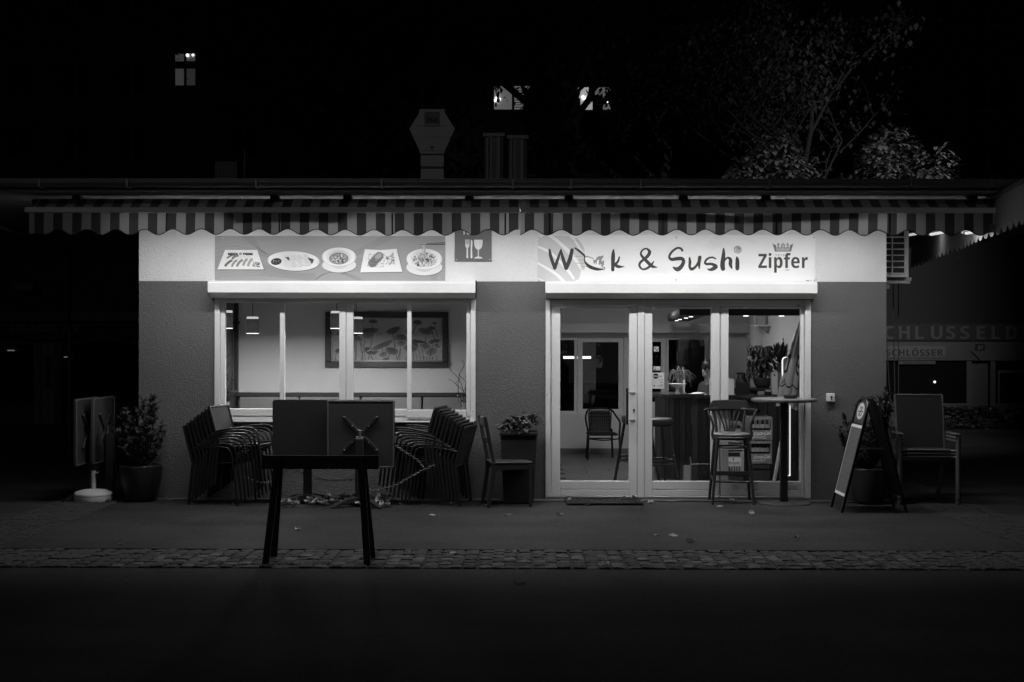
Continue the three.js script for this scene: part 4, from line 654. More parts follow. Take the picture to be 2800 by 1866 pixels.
  const pot = (name, label, px, z, y, r, h, n, spread, hgt, lw) => {
    const q = thing(name, label, 'plant', [fx(px, z), y, z]);
    part(q, 'pot', lathe([[0.001, 0], [r * 0.62, 0], [r * 0.85, h * 0.3], [r, h * 0.75], [r * 0.98, h], [r * 0.93, h], [r * 0.9, h * 0.85], [0.001, h * 0.85]]), mat(0.06, 0.5));
    const lv = [], st = [];
    for (let k = 0; k < n; k++) { const a = rr(0, 6.28), d = Math.sqrt(rnd()) * spread, yy = h + hgt * rr(0.1, 1), L = rr(0.05, 0.085) * lw, g = sheet(2, 4, (u, v) => [(u - 0.5) * L * 0.5 * Math.sin(Math.PI * Math.min(1, v + 0.06)), -v * L + 0.3 * L * v * (1 - v), Math.abs(u - 0.5) * 0.016 + 0.3 * L * Math.sin(v * 2.2)]); g.rotateX(rr(-0.5, 0.3)); g.rotateY(-a + Math.PI / 2 + rr(-0.5, 0.5)); g.translate(Math.cos(a) * d, yy, Math.sin(a) * d); lv.push(g); if (k % 6 === 0) st.push(tube([[Math.cos(a) * d * 0.2, h * 0.8, Math.sin(a) * d * 0.2], [Math.cos(a) * d * 0.5, h + (yy - h) * 0.7, Math.sin(a) * d * 0.5], [Math.cos(a) * d, yy, Math.sin(a) * d]], 0.003, 5, 8)); }
    part(q, 'foliage', join(lv), M.innerLeaf); part(q, 'stems', join(st), M.bark);
  };
  pot('potted_plant', 'bushy potted plant in a round dark bowl on the back shelf', 2086, sz, sh, 0.125, 0.125, 330, 0.17, 0.42, 1.15);
  o = thing('leafy_plant', 'broad leaved plant in a small dark pot above the white box', 'plant', [fx(2134, -2.6), sh, -2.6]);
  part(o, 'pot', lathe([[0.001, 0.14], [0.035, 0.14], [0.045, 0.3], [0.05, 0.3], [0.05, 0.315], [0.042, 0.315], [0.001, 0.28]]), mat(0.05, 0.5)); part(o, 'pot_stand', box(0.1, 0.14, 0.1, 0, 0.07, 0), M.darkWood);
  for (let k = 0; k < 11; k++) { const a = k * 0.6 + 0.2, q = rr(0.2, 0.36); const g = sheet(3, 8, (u, v) => [(u - 0.5) * 0.09 * Math.sin(Math.PI * Math.min(1, v * 0.95 + 0.05)), 0.3 + q * v, 0.1 * v * v + Math.abs(u - 0.5) * 0.03]); g.rotateY(a); part(o, 'leaf', g, M.innerLeaf); }
  part(o, 'flower_spike', join(rod([0.05, 0.3, 0], [0.035, 0.62, 0], 0.004, 0.003), ball(0.01, 0.035, 0.62, 0)), M.bark);
}
{ // dark wooden beams with downlights over the bar: one along the front, one running back
  const o = thing('bar_canopy', 'dark wooden canopy with downlights hung above the bar', 'canopy', [1.74, 1.99, -0.72]), W2 = RIGHTW - 0.005 - 1.74;
  part(o, 'front_beam', box(W2, 0.11, 0.08, W2 / 2, 0.055, -0.04, 0.004), mat(0.02, 0.5));
  const q = part(o, 'rear_beam', join(slab(0, 0.3, 0.0, 0.03, -4.4, -0.082), slab(0.24, 0.3, 0.031, 0.1, -4.4, -0.082)), mat(0.03, 0.5)); q.rotation.y = -0.075;
  const e = part(o, 'edge_board', slab(-0.004, 0.03, 0.031, 0.085, -4.4, -0.082), mat(0.22, 0.5, { map: rep(T.wood, 1) })); e.rotation.y = -0.075;
  part(o, 'hanger', join(cyl(0.008, 0.008, 0.65, 0.2, 0.11, -0.04), cyl(0.008, 0.008, 0.65, W2 - 0.3, 0.11, -0.04), cyl(0.008, 0.008, 0.73, 0.3, 0.03, -2.5)), M.steel);
  for (const [x, z] of [[0.2, -0.6], [0.25, -1.5], [0.3, -2.6], [0.37, -3.6]]) { part(o, 'lamp_spot', cyl(0.024, 0.024, 0.008, x, -0.008, z), glow(2)); rectLamp(o, 0.05, 0.05, x, -0.012, z, L_SPOT, [1.74 + x, 0, z - 0.72]); }
  for (const x of [0.75, 1.15]) { part(o, 'lamp_spot', cyl(0.03, 0.03, 0.008, x, -0.008, -0.04), glow(2)); rectLamp(o, 0.05, 0.05, x, -0.012, -0.04, L_SPOT, [1.74 + x, 0, -1.0]); }
  // wall shelf with glass lantern on the right-hand inner wall
  const s = thing('wall_shelf', 'small wall shelf with bracket in the bar room', 'shelf', [RIGHTW, fy(892, -3.9), -3.9]); part(s, 'board', box(0.2, 0.02, 0.5, -0.1, 0.01, 0), M.pale); part(s, 'bracket', uvm(extr(shape([[0, 0], [-0.14, 0], [0, -0.15]]), 0.03).translate(0, 0, -0.015)), M.pale); part(s, 'glass_lantern', box(0.1, 0.16, 0.1, -0.1, 0.1, 0), phys(0.6, 0.1, { transmission: 0.5, thickness: 0 }));
}
{ // rattan armchair by the back windows
  const cane = phys(0.014, 0.9, { specularIntensity: 0.25 });
  const z = -4.75, o = thing('rattan_armchair', 'dark rattan armchair below the back windows', 'armchair', [fx(1646, z), 0.024, z], 0.1), W = 0.2;
  part(o, 'seat', box(0.4, 0.035, 0.38, 0, 0.36, 0, 0.014), cane);
  part(o, 'arm_hoop', tube([[-W - 0.03, 0.0, 0.2], [-W - 0.02, 0.34, 0.19], [-W - 0.04, 0.52, 0.12], [-W - 0.02, 0.6, -0.08], [-0.16, 0.69, -0.2], [0, 0.71, -0.22], [0.16, 0.69, -0.2], [W + 0.02, 0.6, -0.08], [W + 0.04, 0.52, 0.12], [W + 0.02, 0.34, 0.19], [W + 0.03, 0, 0.2]], 0.014, 8, 60), cane);
  for (const s of [-1, 1]) part(o, 'leg', rod([s * 0.19, 0, -0.22], [s * 0.17, 0.42, -0.17], 0.014), cane);
  for (let k = 0; k < 13; k++) { const t = (k - 6) / 6; part(o, 'back_cane', rod([t * 0.15, 0.37, -0.17], [t * 0.17, 0.69 - 0.02 * t * t, -0.215 + 0.03 * t * t], 0.008), mat(0.04, 0.5)); }
  part(o, 'back_panel', sheet(8, 2, (u, v) => [(u - 0.5) * 0.31, 0.38 + v * 0.3, -0.186 - 0.03 * v + 0.03 * (2 * u - 1) ** 2]), phys(0.012, 0.9, { side: THREE.DoubleSide, specularIntensity: 0.25 }));
  for (let k = 0; k < 5; k++) part(o, 'back_weave', tube([[-0.16, 0.44 + k * 0.05, -0.17], [0, 0.44 + k * 0.05, -0.2], [0.16, 0.44 + k * 0.05, -0.17]], 0.008, 5, 10), cane);
  part(o, 'seat_stretcher', join(tube([[-0.22, 0.3, 0.19], [0, 0.28, 0.2], [0.22, 0.3, 0.19]], 0.01, 6, 10), tube([[-0.19, 0.28, -0.18], [0.19, 0.28, -0.18]], 0.01, 6, 4)), cane);
}
// drink crates in front of the bar
const bottleG = lathe([[0.001, 0], [0.03, 0], [0.031, 0.11], [0.026, 0.14], [0.013, 0.18], [0.012, 0.215], [0.015, 0.217], [0.015, 0.23], [0.001, 0.232]], 14);
function crate(label, px0, px1, y0, h, tone, draw, bottles, z = -1.08) {
  const x0 = fx(px0, z), x1 = fx(px1, z), w = x1 - x0, d = 0.36, o = thing('drink_crate', label, 'crate', [(x0 + x1) / 2, y0, z - d / 2], 0, 'drink crates stacked in front of the bar'), m = mat(tone, 0.45), e = 0.016, P2 = h * 0.44, tp = h * 0.8;
  part(o, 'side_wall', slab(-w / 2, -w / 2 + e, 0.002, h - 0.002, -d / 2, d / 2, 0.003), m); part(o, 'side_wall', slab(w / 2 - e, w / 2, 0.002, h - 0.002, -d / 2, d / 2, 0.003), m);
  part(o, 'floor', slab(-w / 2 + e, w / 2 - e, 0.004, 0.016, -d / 2, d / 2), m); part(o, 'back_wall', slab(-w / 2 + e, w / 2 - e, 0.016, h - 0.004, -d / 2, -d / 2 + e), m);
  part(o, 'front_top_rail', slab(-w / 2 + e, w / 2 - e, bottles ? h - 0.035 : tp, h - 0.004, d / 2 - e, d / 2 - 0.001, 0.003), m);
  const face = new THREE.MeshStandardMaterial({ roughness: 0.45, map: canvasTex(256, 150, (c) => { const g = Math.round(255 * Math.pow(tone, 1 / 2.2)); c.fillStyle = `rgb(${g},${g},${g})`; c.fillRect(0, 0, 256, 150); draw && draw(c); }) });
  part(o, 'front_panel', new THREE.BoxGeometry(w - 2 * e, (bottles ? P2 : tp * 0.93) - 0.004, e).translate(0, ((bottles ? P2 : tp * 0.93) + 0.004) / 2, d / 2 - e / 2), [m, m, m, m, face, m]);
  if (bottles) for (let k = 0; k < 4; k++) { const b = sub(o, 'bottle'); b.position.set((k - 1.5) * (w - 0.05) / 4, 0.017, d / 2 - 0.055); part(b, 'glass_body', bottleG, phys(0.01, 0.08, {})); part(b, 'bottle_label', cyl(0.0315, 0.0315, 0.045, 0, h * 0.46, 0, 14, true), mat(0.4, 0.5)); part(b, 'cap', cyl(0.0155, 0.014, 0.012, 0, 0.224, 0, 10), mat(0.5, 0.3)); }
}
const colaMark = (sticker) => (c) => { c.fillStyle = '#e4e4e4'; c.save(); c.translate(30, 84); c.transform(1, -0.1, -0.3, 1, 0, 0); c.font = 'bold 76px serif'; c.scale(0.64, 1); c.lineWidth = 4; c.strokeStyle = '#e4e4e4'; c.strokeText('Coca-Cola', 0, 0); c.fillText('Coca‑Cola'.replace('‑', '-'), 0, 0); c.restore(); c.lineWidth = 9; c.strokeStyle = '#e4e4e4'; c.beginPath(); c.moveTo(22, 112); c.bezierCurveTo(90, 88, 120, 128, 190, 84); c.stroke(); c.beginPath(); c.moveTo(196, 62); c.quadraticCurveTo(225, 44, 246, 46); c.stroke(); c.font = 'bold 20px sans-serif'; if (sticker) { c.fillStyle = '#b0b0b0'; c.save(); c.rotate(-0.08); c.fillRect(28, 62, 100, 44); c.fillStyle = '#555'; c.fillRect(40, 84, 74, 12); c.restore(); } else c.fillText('Coke', 150, 128); };
const cf = 0.024;
crate('dark grey empty crate at the bottom of the right crate stack', 2051, 2106, cf, 0.262, 0.03, null, false);
crate('cola crate with half torn sticker, middle of the right crate stack', 2050, 2112, cf + 0.264, 0.27, 0.24, colaMark(true), true);
crate('cola crate on top of the right crate stack', 2050, 2113, cf + 0.536, 0.27, 0.24, colaMark(false), true);
crate('low dark crate under the mineral water crate', 1978, 2034, cf, 0.16, 0.03, null, false);
crate('pale mineral water crate behind the bar stool', 1977, 2035, cf + 0.162, 0.33, 0.42, (c) => { c.fillStyle = '#222'; c.fillRect(40, 6, 180, 30); c.fillStyle = '#ddd'; c.fillRect(20, 44, 216, 56); c.fillStyle = '#333'; c.font = 'bold 30px sans-serif'; c.fillText('Römerquelle', 34, 92); c.beginPath(); c.arc(128, 56, 9, 0, 7); c.fill(); for (let k = 0; k < 6; k++) c.fillRect(30 + k * 34, 108, 20, 42); }, false);
crate('cola crate on top of the mineral water crate', 1978, 2034, cf + 0.494, 0.25, 0.2, colaMark(false), true);
{ // tall arched light sign and a closed parasol leaning beside it
  const z = -0.62, y0 = 0.024, x = fx(2149, z), top = fy(975, z) - y0, o = thing('arched_light_sign', 'tall narrow arched light sign standing inside the right pane', 'light sign', [x, y0, z]);
  const arch = (w, h) => { const s = new THREE.Shape(); s.moveTo(-w, 0.18); s.lineTo(-w, h - w); s.absarc(0, h - w, w, Math.PI, 0, true); s.lineTo(w, 0.18); s.closePath(); return s; };
  const ring = arch(0.045, top); ring.holes.push(arch(0.039, top - 0.006));
  part(o, 'lamp_tube_edge', extr(ring, 0.05), glow(0.8)); part(o, 'sign_face', extr(arch(0.0355, top - 0.01), 0.02).translate(0, 0, 0.012), new THREE.MeshStandardMaterial({ color: grey(0.3), roughness: 0.25, metalness: 0.7 })); part(o, 'base', join(cyl(0.12, 0.11, 0.02), cyl(0.018, 0.018, 0.17, 0, 0.02, 0.02)), M.black);
  const A = P(2112, 1330, -0.5), B = P(2196, 865, -0.62), q = thing('closed_parasol', 'closed printed parasol leaning inside the right pane', 'parasol', [A.x, y0, -0.5]);
  const d = V(B.x - A.x, B.y - y0, -0.12), L = d.length(), hold = new THREE.Quaternion().setFromUnitVectors(V(0, 1, 0), d.clone().normalize());
  const put = (n, g, m) => { const e = part(q, n, g, m); e.quaternion.copy(hold); };
  put('pole', cyl(0.019, 0.019, L, 0, 0, 0), mat(0.5, 0.4));
  const folds = sheet(90, 14, (u, v) => { const t = u * 6.283, r = (0.022 + 0.1 * Math.sin(Math.min(1, (1 - v) * 1.25) * 1.5)) * (0.85 + 0.2 * Math.abs(Math.sin(t * 4))); return [Math.cos(t) * r, L * (0.5 + 0.5 * v) - 0.05 * Math.abs(Math.sin(t * 4)) * (1 - v), Math.sin(t) * r]; }, (p, u, v) => [u, v]);
  put('folded_cloth', folds, new THREE.MeshStandardMaterial({ roughness: 0.9, side: THREE.DoubleSide, map: canvasTex(1024, 512, (c) => { c.fillStyle = '#8c8c8c'; c.fillRect(0, 0, 1024, 512); c.fillStyle = '#1c1c1c'; c.font = 'bold 150px sans-serif'; for (const x of [20, 360, 700]) { c.save(); c.translate(x + 20, 330); c.fillText('D 9', 0, 0); c.font = 'bold 40px sans-serif'; c.fillText('WEIN', 10, -150); c.fillText('AM FR', 20, 60); c.font = 'bold 150px sans-serif'; c.restore(); } c.lineWidth = 8; c.strokeStyle = '#1c1c1c'; c.strokeRect(-10, 400, 1044, 1); }) }));
  // chrome foot rail in front of the bar
  const r = thing('foot_rail', 'chrome foot rail in front of the bar', 'rail', [0, 0.024, -1.55]), a = fx(1890, -1.55), b = fx(1956, -1.55); part(r, 'rail', tube([[a, 0, 0], [a, 0.24, 0], [a - 0.015, 0.31, 0]], 0.011, 8, 12), M.chrome); part(r, 'rail', tube([[b, 0, 0], [b, 0.26, 0], [b - 0.03, 0.31, 0], [b - 0.05, 0.29, 0]], 0.011, 8, 16), M.chrome); part(r, 'cross_rail', rod([a, 0.22, 0], [b, 0.22, 0], 0.01), M.chrome); part(r, 'foot_box', slab(a - 0.09, a - 0.012, 0, 0.2, -0.06, 0.06), mat(0.3, 0.5));
}

// ---------- furniture outside ----------
// stacking armchair, facing +x, origin between its feet
function makeArmchair() {
  const o = thing('stacking_armchair', '', 'chair'), W = 0.235;
  part(o, 'seat', sheet(8, 3, (u, v) => [-0.19 + u * 0.42, 0.415 - 0.02 * Math.sin(u * 3.1) + 0.03 * u, (v - 0.5) * 2 * (W - 0.012)]), M.sling);
  part(o, 'backrest', uvm((() => { const p = shape([[0, 0], [2 * W - 0.03, 0], [2 * W - 0.03, 1], [0, 1]]); return extr(p, 0.006); })().scale(1, 0.37, 1).translate(-W + 0.015, 0, 0).rotateY(-Math.PI / 2).applyMatrix4(new THREE.Matrix4().makeShear(0, 0, -0.27, 0, 0, 0)).translate(-0.2, 0.43, 0)), M.sling);
  for (const s of [-1, 1]) {
    part(o, 'arm_frame', tube([[0.295, 0.0, s * W], [0.262, 0.28, s * W], [0.235, 0.5, s * W], [0.205, 0.575, s * W], [0.13, 0.602, s * W], [-0.06, 0.592, s * W], [-0.225, 0.56, s * W]], 0.011, 8, 40), M.plum);
    part(o, 'rear_frame', join(beam([-0.25, 0, s * W], [-0.2, 0.43, s * W], 0.03, 0.018, 0.004), beam([-0.2, 0.425, s * W], [-0.305, 0.81, s * W], 0.028, 0.018, 0.004)), M.plum);
    part(o, 'seat_rail', rod([-0.2, 0.415, s * (W - 0.02)], [0.245, 0.44, s * (W - 0.02)], 0.009), M.plum);
  }
  part(o, 'top_bar', rod([-0.305, 0.81, -W], [-0.305, 0.81, W], 0.012), M.plum);
  part(o, 'front_bar', rod([0.245, 0.425, -W], [0.245, 0.425, W], 0.01), M.plum);
  part(o, 'rear_bar', rod([-0.2, 0.41, -W], [-0.2, 0.41, W], 0.01), M.plum);
  return o;
}
{
  const proto = makeArmchair(), spot = (base, turn, n, dx, dy, side, flip) => {
    for (let k = 0; k < n; k++) {
      const t = turn + rr(-0.012, 0.012), pos = [base[0] + dx * k * Math.cos(turn), dy * k, base[2] - dx * k * Math.sin(turn)];
      const label = `dark stacking armchair, ${k === n - 1 ? 'topmost' : ORD[k]} ${k ? '' : 'chair '}of the chair stack at the ${side} end of the window`.replace('  ', ' ');
      if (!flip && !k) { proto.position.set(...pos); proto.rotation.y = t; tag(proto, label, 'chair', 'stacked armchairs under the window'); } else copy(proto, pos, t, label, 'stacked armchairs under the window');
    }
  };
  spot([fx(603, 0.34), 0, 0.335], -0.2, 8, 0.04, 0.029, 'left', false);
  spot([fx(1210, 0.34), 0, 0.345], Math.PI - 0.2, 9, 0.04, 0.0245, 'right', true);
}
{ // single side chair, facing +x
  const o = thing('side_chair', 'single dark side chair beside the flower planter', 'chair', [fx(1384, 0.62), 0, 0.5], 0.18), W = 0.2, m = mat(0.045, 0.4);
  for (const s of [-1, 1]) {
    part(o, 'rear_leg', join(beam([-0.215, 0, s * W], [-0.165, 0.36, s * W], 0.04, 0.025, 0.006), beam([-0.165, 0.35, s * W], [-0.165, 0.48, s * W], 0.042, 0.025, 0.006), beam([-0.165, 0.47, s * W], [-0.255, 0.93, s * W], 0.036, 0.025, 0.006)), m);
    part(o, 'front_leg', beam([0.22, 0, s * W], [0.21, 0.44, s * W], 0.034, 0.028, 0.006), m);
    part(o, 'side_rail', beam([-0.16, 0.41, s * W], [0.21, 0.415, s * W], 0.06, 0.022, 0.005), m);
  }
  part(o, 'seat', box(0.42, 0.02, 2 * W + 0.03, 0.025, 0.456, 0, 0.008), mat(0.07, 0.35));
  part(o, 'front_rail', box(0.022, 0.06, 2 * W - 0.03, 0.205, 0.415, 0), m);
  part(o, 'top_rail', box(0.02, 0.1, 2 * W - 0.026, -0.243, 0.87, 0, 0.005), m); part(o, 'back_rail', box(0.018, 0.05, 2 * W - 0.026, -0.215, 0.68, 0, 0.005), m);
}
// tilting tables parked with their tops upright
function makeTiltTable(label, pos, turn, under, tone, high = 0) {
  const o = thing('tilting_table', label, 'table', pos, turn, 'tilting tables folded up in front of the window'), m = mat(0.02, 0.45), cy = 0.735 + high, S = 0.35;
  const tz = under ? -0.05 : 0.05, top = mat(tone, 0.5, { map: T.grime });
  const rim = new THREE.Shape(); { const r = 0.03; rim.moveTo(-S + r, -S); rim.lineTo(S - r, -S); rim.absarc(S - r, -S + r, r, -1.5708, 0, false); rim.lineTo(S, S - r); rim.absarc(S - r, S - r, r, 0, 1.5708, false); rim.lineTo(-S + r, S); rim.absarc(-S + r, S - r, r, 1.5708, 3.1416, false); rim.lineTo(-S, -S + r); rim.absarc(-S + r, -S + r, r, 3.1416, 4.7124, false); }
  part(o, 'table_top', extr(rim, 0.022, 0.003).translate(0, cy, tz - 0.011), top);
  const edge = []; for (const [x0, x1, y0, y1] of [[-S, S, -S, -S + 0.02], [-S, S, S - 0.02, S], [-S, -S + 0.02, -S, S], [S - 0.02, S, -S, S]]) edge.push(slab(x0 + 0.004, x1 - 0.004, y0 + cy + 0.004, y1 + cy - 0.004, under ? tz + 0.011 : tz - 0.02, under ? tz + 0.02 : tz - 0.011, 0.004));
  part(o, 'rim', join(edge), mat(0.14, 0.45));
  const dir = under ? 1 : -1, z0 = tz + dir * 0.026;
  for (const [sx, sy] of [[-1, -1], [1, -1], [-1, 1], [1, 1]]) { const a = part(o, 'bracket_arm', join(beam([sx * 0.03, cy + sy * 0.03, z0], [sx * 0.17, cy + sy * 0.17, z0], 0.038, 0.02, 0.006), ball(0.019, sx * 0.17, cy + sy * 0.17, z0)), m); for (const q of [0.085, 0.165]) part(a, 'screw', ball(0.006, sx * q, cy + sy * q, z0 + dir * 0.012, 8), M.steel); }
  part(o, 'hub', box(0.085, 0.085, 0.03, 0, cy, z0, 0.006), m);
  part(o, 'latch', join(box(0.026, 0.07, 0.014, 0, cy + 0.01, z0 + dir * 0.03, 0.004), box(0.085, 0.03, 0.012, 0, cy - 0.04, z0 + dir * 0.03, 0.004)), M.steel);
  part(o, 'column', box(0.085, cy - 0.1, 0.085, 0, (cy - 0.1) / 2 + 0.06, z0 + dir * 0.055, 0.008), m);
  for (let k = 0; k < 4; k++) { const a = Math.PI / 4 + k * Math.PI / 2, g = sheet(6, 1, (u, v) => [0.03 + u * 0.31, 0.095 - 0.075 * u * u, (v - 0.5) * (0.075 - 0.025 * u)]); const f = join(g, sheet(6, 1, (u, v) => [0.03 + u * 0.31, 0.06 * (1 - v) * (1 - u) + (0.095 - 0.075 * u * u) * v, (0.0375 - 0.0125 * u)]), sheet(6, 1, (u, v) => [0.03 + u * 0.31, 0.06 * (1 - v) * (1 - u) + (0.095 - 0.075 * u * u) * v, -(0.0375 - 0.0125 * u)]), box(0.05, 0.02, 0.05, 0.325, 0.011, 0, 0.005)); f.rotateY(a); part(o, 'foot', f, mat(0.03, 0.4, { side: THREE.DoubleSide })).position.set(0, 0, z0 + dir * 0.055); }
  return o;
}
makeTiltTable('folded tilting table with its dark top towards the road', [fx(836, 0.5), 0, 0.4], 0.02, false, 0.022);
makeTiltTable('folded tilting table showing the cross bracket under its top', [fx(985, 0.55), 0, 0.56], -0.015, true, 0.045);
makeTiltTable('folded tilting table at the far left, nearest the road', [fx(240, 0.2), 0, 0.1], 1.55, true, 0.04);
makeTiltTable('folded tilting table at the far left, behind the first one', [fx(292, -0.1), 0, -0.12], 1.55, true, 0.06);

{ // trestle at the road edge
  const z = 4.03, X = (p) => fx(p, z), y1 = fy(1247, z), y0 = fy(1284, z), a = X(717), b = X(1036), o = thing('trestle', 'black wooden trestle standing at the edge of the road', 'trestle', [(a + b) / 2, 0, z]), w = b - a, m = mat(0.014, 0.8, { map: rep(T.wood, 1) }), h = y0;
  part(o, 'beam', box(w, y1 - y0, 0.06, 0, (y0 + y1) / 2, 0, 0.008), m);
  for (const s of [-1, 1]) for (const f of [1, -1]) part(o, 'leg', beam([s * w * 0.43 - 0.004, -0.01, f * 0.17], [s * w * 0.352, y1 - 0.012, f * 0.05], 0.052, 0.034, 0.006), m);
}
{ // woven planter with flowers
  const z = 0.25, o = thing('flower_planter', 'tall woven planter with flowers beside the entrance', 'planter', [fx(1419, z), 0, z]), y1 = fy(1181, z);
  part(o, 'planter', uvm((() => { const g = new THREE.CylinderGeometry(0.19 * 1.414, 0.155 * 1.414, y1 - 0.01, 4, 1).rotateY(Math.PI / 4).translate(0, (y1 - 0.01) / 2 + 0.01, 0).toNonIndexed(); g.computeVertexNormals(); return g; })()), mat(0.012, 0.8, { bumpMap: rep(T.weave, 1 / 0.35, 1 / 0.35), bumpScale: 0.006 }));
  part(o, 'rim', join([[-1, 0], [1, 0], [0, -1], [0, 1]].map(([x, s]) => box(x ? 0.025 : 0.4, 0.03, x ? 0.4 : 0.025, x * 0.187, y1 - 0.012, s * 0.187, 0.006))), mat(0.014, 0.7));
  const big = [], small = [];
  for (let k = 0; k < 150; k++) { const a = rr(0, 6.28), q = Math.sqrt(rnd()) * 0.22, L = rr(0.05, 0.095), g = sheet(3, 4, (u, v) => [(u - 0.5) * L * 0.75 * Math.sin(Math.PI * Math.min(1, v * 0.92 + 0.08)), 0.18 * L * v * (1 - v) * 4, L * v + 0.006 * Math.cos(u * 6.28)]); g.rotateX(rr(-0.9, 0.5)); g.rotateY(-a + Math.PI / 2); g.translate(Math.cos(a) * q * 0.9 + 0.02, y1 + rr(0, 0.1) + 0.06 * (1 - q / 0.22) + 0.05 * Math.max(0, Math.cos(a)), Math.sin(a) * q * 0.8); big.push(g); }
  for (let k = 0; k < 700; k++) { const c = [[-0.1, 0.08, 0.08], [0.06, 0.09, 0.14], [-0.16, 0.03, 0.1], [0.12, 0.11, 0.05]][k % 4], t = rr(0, 6.28), p = Math.acos(rr(-0.3, 1)), R = 0.065, g = new THREE.CircleGeometry(rr(0.008, 0.013), 5); g.rotateX(rr(-1, 1)); g.rotateY(rr(-1, 1)); g.translate(c[0] + R * Math.sin(p) * Math.cos(t), y1 + c[1] + R * 0.7 * Math.cos(p), c[2] + R * Math.sin(p) * Math.sin(t)); small.push(g); }
  part(o, 'leaves', join(big), M.leaf); part(o, 'blossoms', join(small), phys(0.16, 0.6, { side: THREE.DoubleSide }));
}
{ // door mat
  const a = G(1541, 1364), b = G(1745, 1364), c = G(1760, 1383), d = G(1552, 1383), o = thing('door_mat', 'black ribbed rubber mat in front of the door', 'mat', [0, 0.012, 0]);
  part(o, 'mat', uvm(extr(shape([[a.x, -a.z], [b.x, -b.z], [c.x, -c.z], [d.x, -d.z]]), 0.008).rotateX(-Math.PI / 2)), M.rubber);
  for (let k = 1; k < 30; k++) { const t = k / 30, p = [a.x + (b.x - a.x) * t, 0.011, a.z + 0.01], q = [d.x + (c.x - d.x) * t, 0.011, d.z - 0.01]; part(o, 'rib', beam(p, q, 0.012, 0.008), M.rubber); }
}
// bentwood bar stool with arms, facing +z
const stoolAt = [fx(2001, 0.25), 0, 0.24];
function makeStool() {
  const o = thing('bar_stool', 'bentwood bar stool with arm rail standing outside the right pane', 'bar stool', stoolAt, -0.04), m = mat(0.055, 0.32, { map: rep(T.wood, 1) }), H = 0.735;
  part(o, 'seat', lathe([[0.001, H - 0.03], [0.17, H - 0.03], [0.198, H - 0.02], [0.2, H - 0.006], [0.18, H + 0.004], [0.08, H + 0.008], [0.001, H + 0.006]], 32), mat(0.2, 0.35));
  part(o, 'seat_ring', lathe([[0.175, H - 0.065], [0.202, H - 0.065], [0.206, H - 0.045], [0.202, H - 0.026], [0.175, H - 0.026]], 32), m);
  for (const [sx, sz] of [[-1, 1], [1, 1], [-1, -1], [1, -1]]) part(o, 'leg', rod([sx * 0.215, 0, sz * 0.175 + (sz > 0 ? 0.01 : -0.01)], [sx * 0.155, H - 0.04, sz * 0.12], 0.014, 0.021, 12), m);
  part(o, 'hoop', flat(new THREE.TorusGeometry(0.165, 0.009, 8, 36).rotateX(Math.PI / 2).translate(0, 0.59, 0)), m);
  for (const f of [1, -1]) part(o, 'foot_rail', rod([-0.2, f > 0 ? 0.24 : 0.29, f * 0.158], [0.2, f > 0 ? 0.235 : 0.285, f * 0.158], 0.012, 0.012), m);
  for (const s of [-1, 1]) part(o, 'side_rail', beam([s * 0.2, 0.262, -0.155], [s * 0.2, 0.262, 0.155], 0.016, 0.034, 0.004), m);
  part(o, 'front_board', box(0.36, 0.045, 0.014, 0, 0.325, 0.15, 0.004), m);
  part(o, 'arm_rail', tube([[-0.275, H + 0.235, 0.06], [-0.262, H + 0.238, -0.06], [-0.17, H + 0.242, -0.19], [0, H + 0.245, -0.235], [0.17, H + 0.242, -0.19], [0.262, H + 0.238, -0.06], [0.275, H + 0.235, 0.06]], 0.018, 8, 50), m);
  part(o, 'top_rest', extr((() => { const s = new THREE.Shape(); s.moveTo(-0.2, 0); s.quadraticCurveTo(0, -0.01, 0.2, 0); s.quadraticCurveTo(0.205, 0.05, 0.17, 0.078); s.quadraticCurveTo(0, 0.092, -0.17, 0.078); s.quadraticCurveTo(-0.205, 0.05, -0.2, 0); return s; })(), 0.022, 0.005).translate(0, H + 0.25, -0.225), mat(0.05, 0.25));
  for (const s of [-1, 1]) { part(o, 'arm_support', tube([[s * 0.262, H + 0.23, -0.02], [s * 0.235, H + 0.19, 0.03], [s * 0.195, H + 0.08, 0.05], [s * 0.205, H - 0.02, 0.05], [s * 0.17, H - 0.09, 0.08]], 0.013, 8, 24), m); part(o, 'back_post', tube([[s * 0.14, H - 0.03, -0.13], [s * 0.15, H + 0.12, -0.17], [s * 0.175, H + 0.24, -0.19]], 0.015, 8, 14), m); }
  for (let k = -2; k <= 2; k++) part(o, 'back_slat', tube([[k * 0.022, H, -0.165], [k * 0.035, H + 0.1, -0.19], [k * 0.062, H + 0.235, -0.222]], 0.011, 6, 12), m);
  return o;
}
const stool = makeStool();
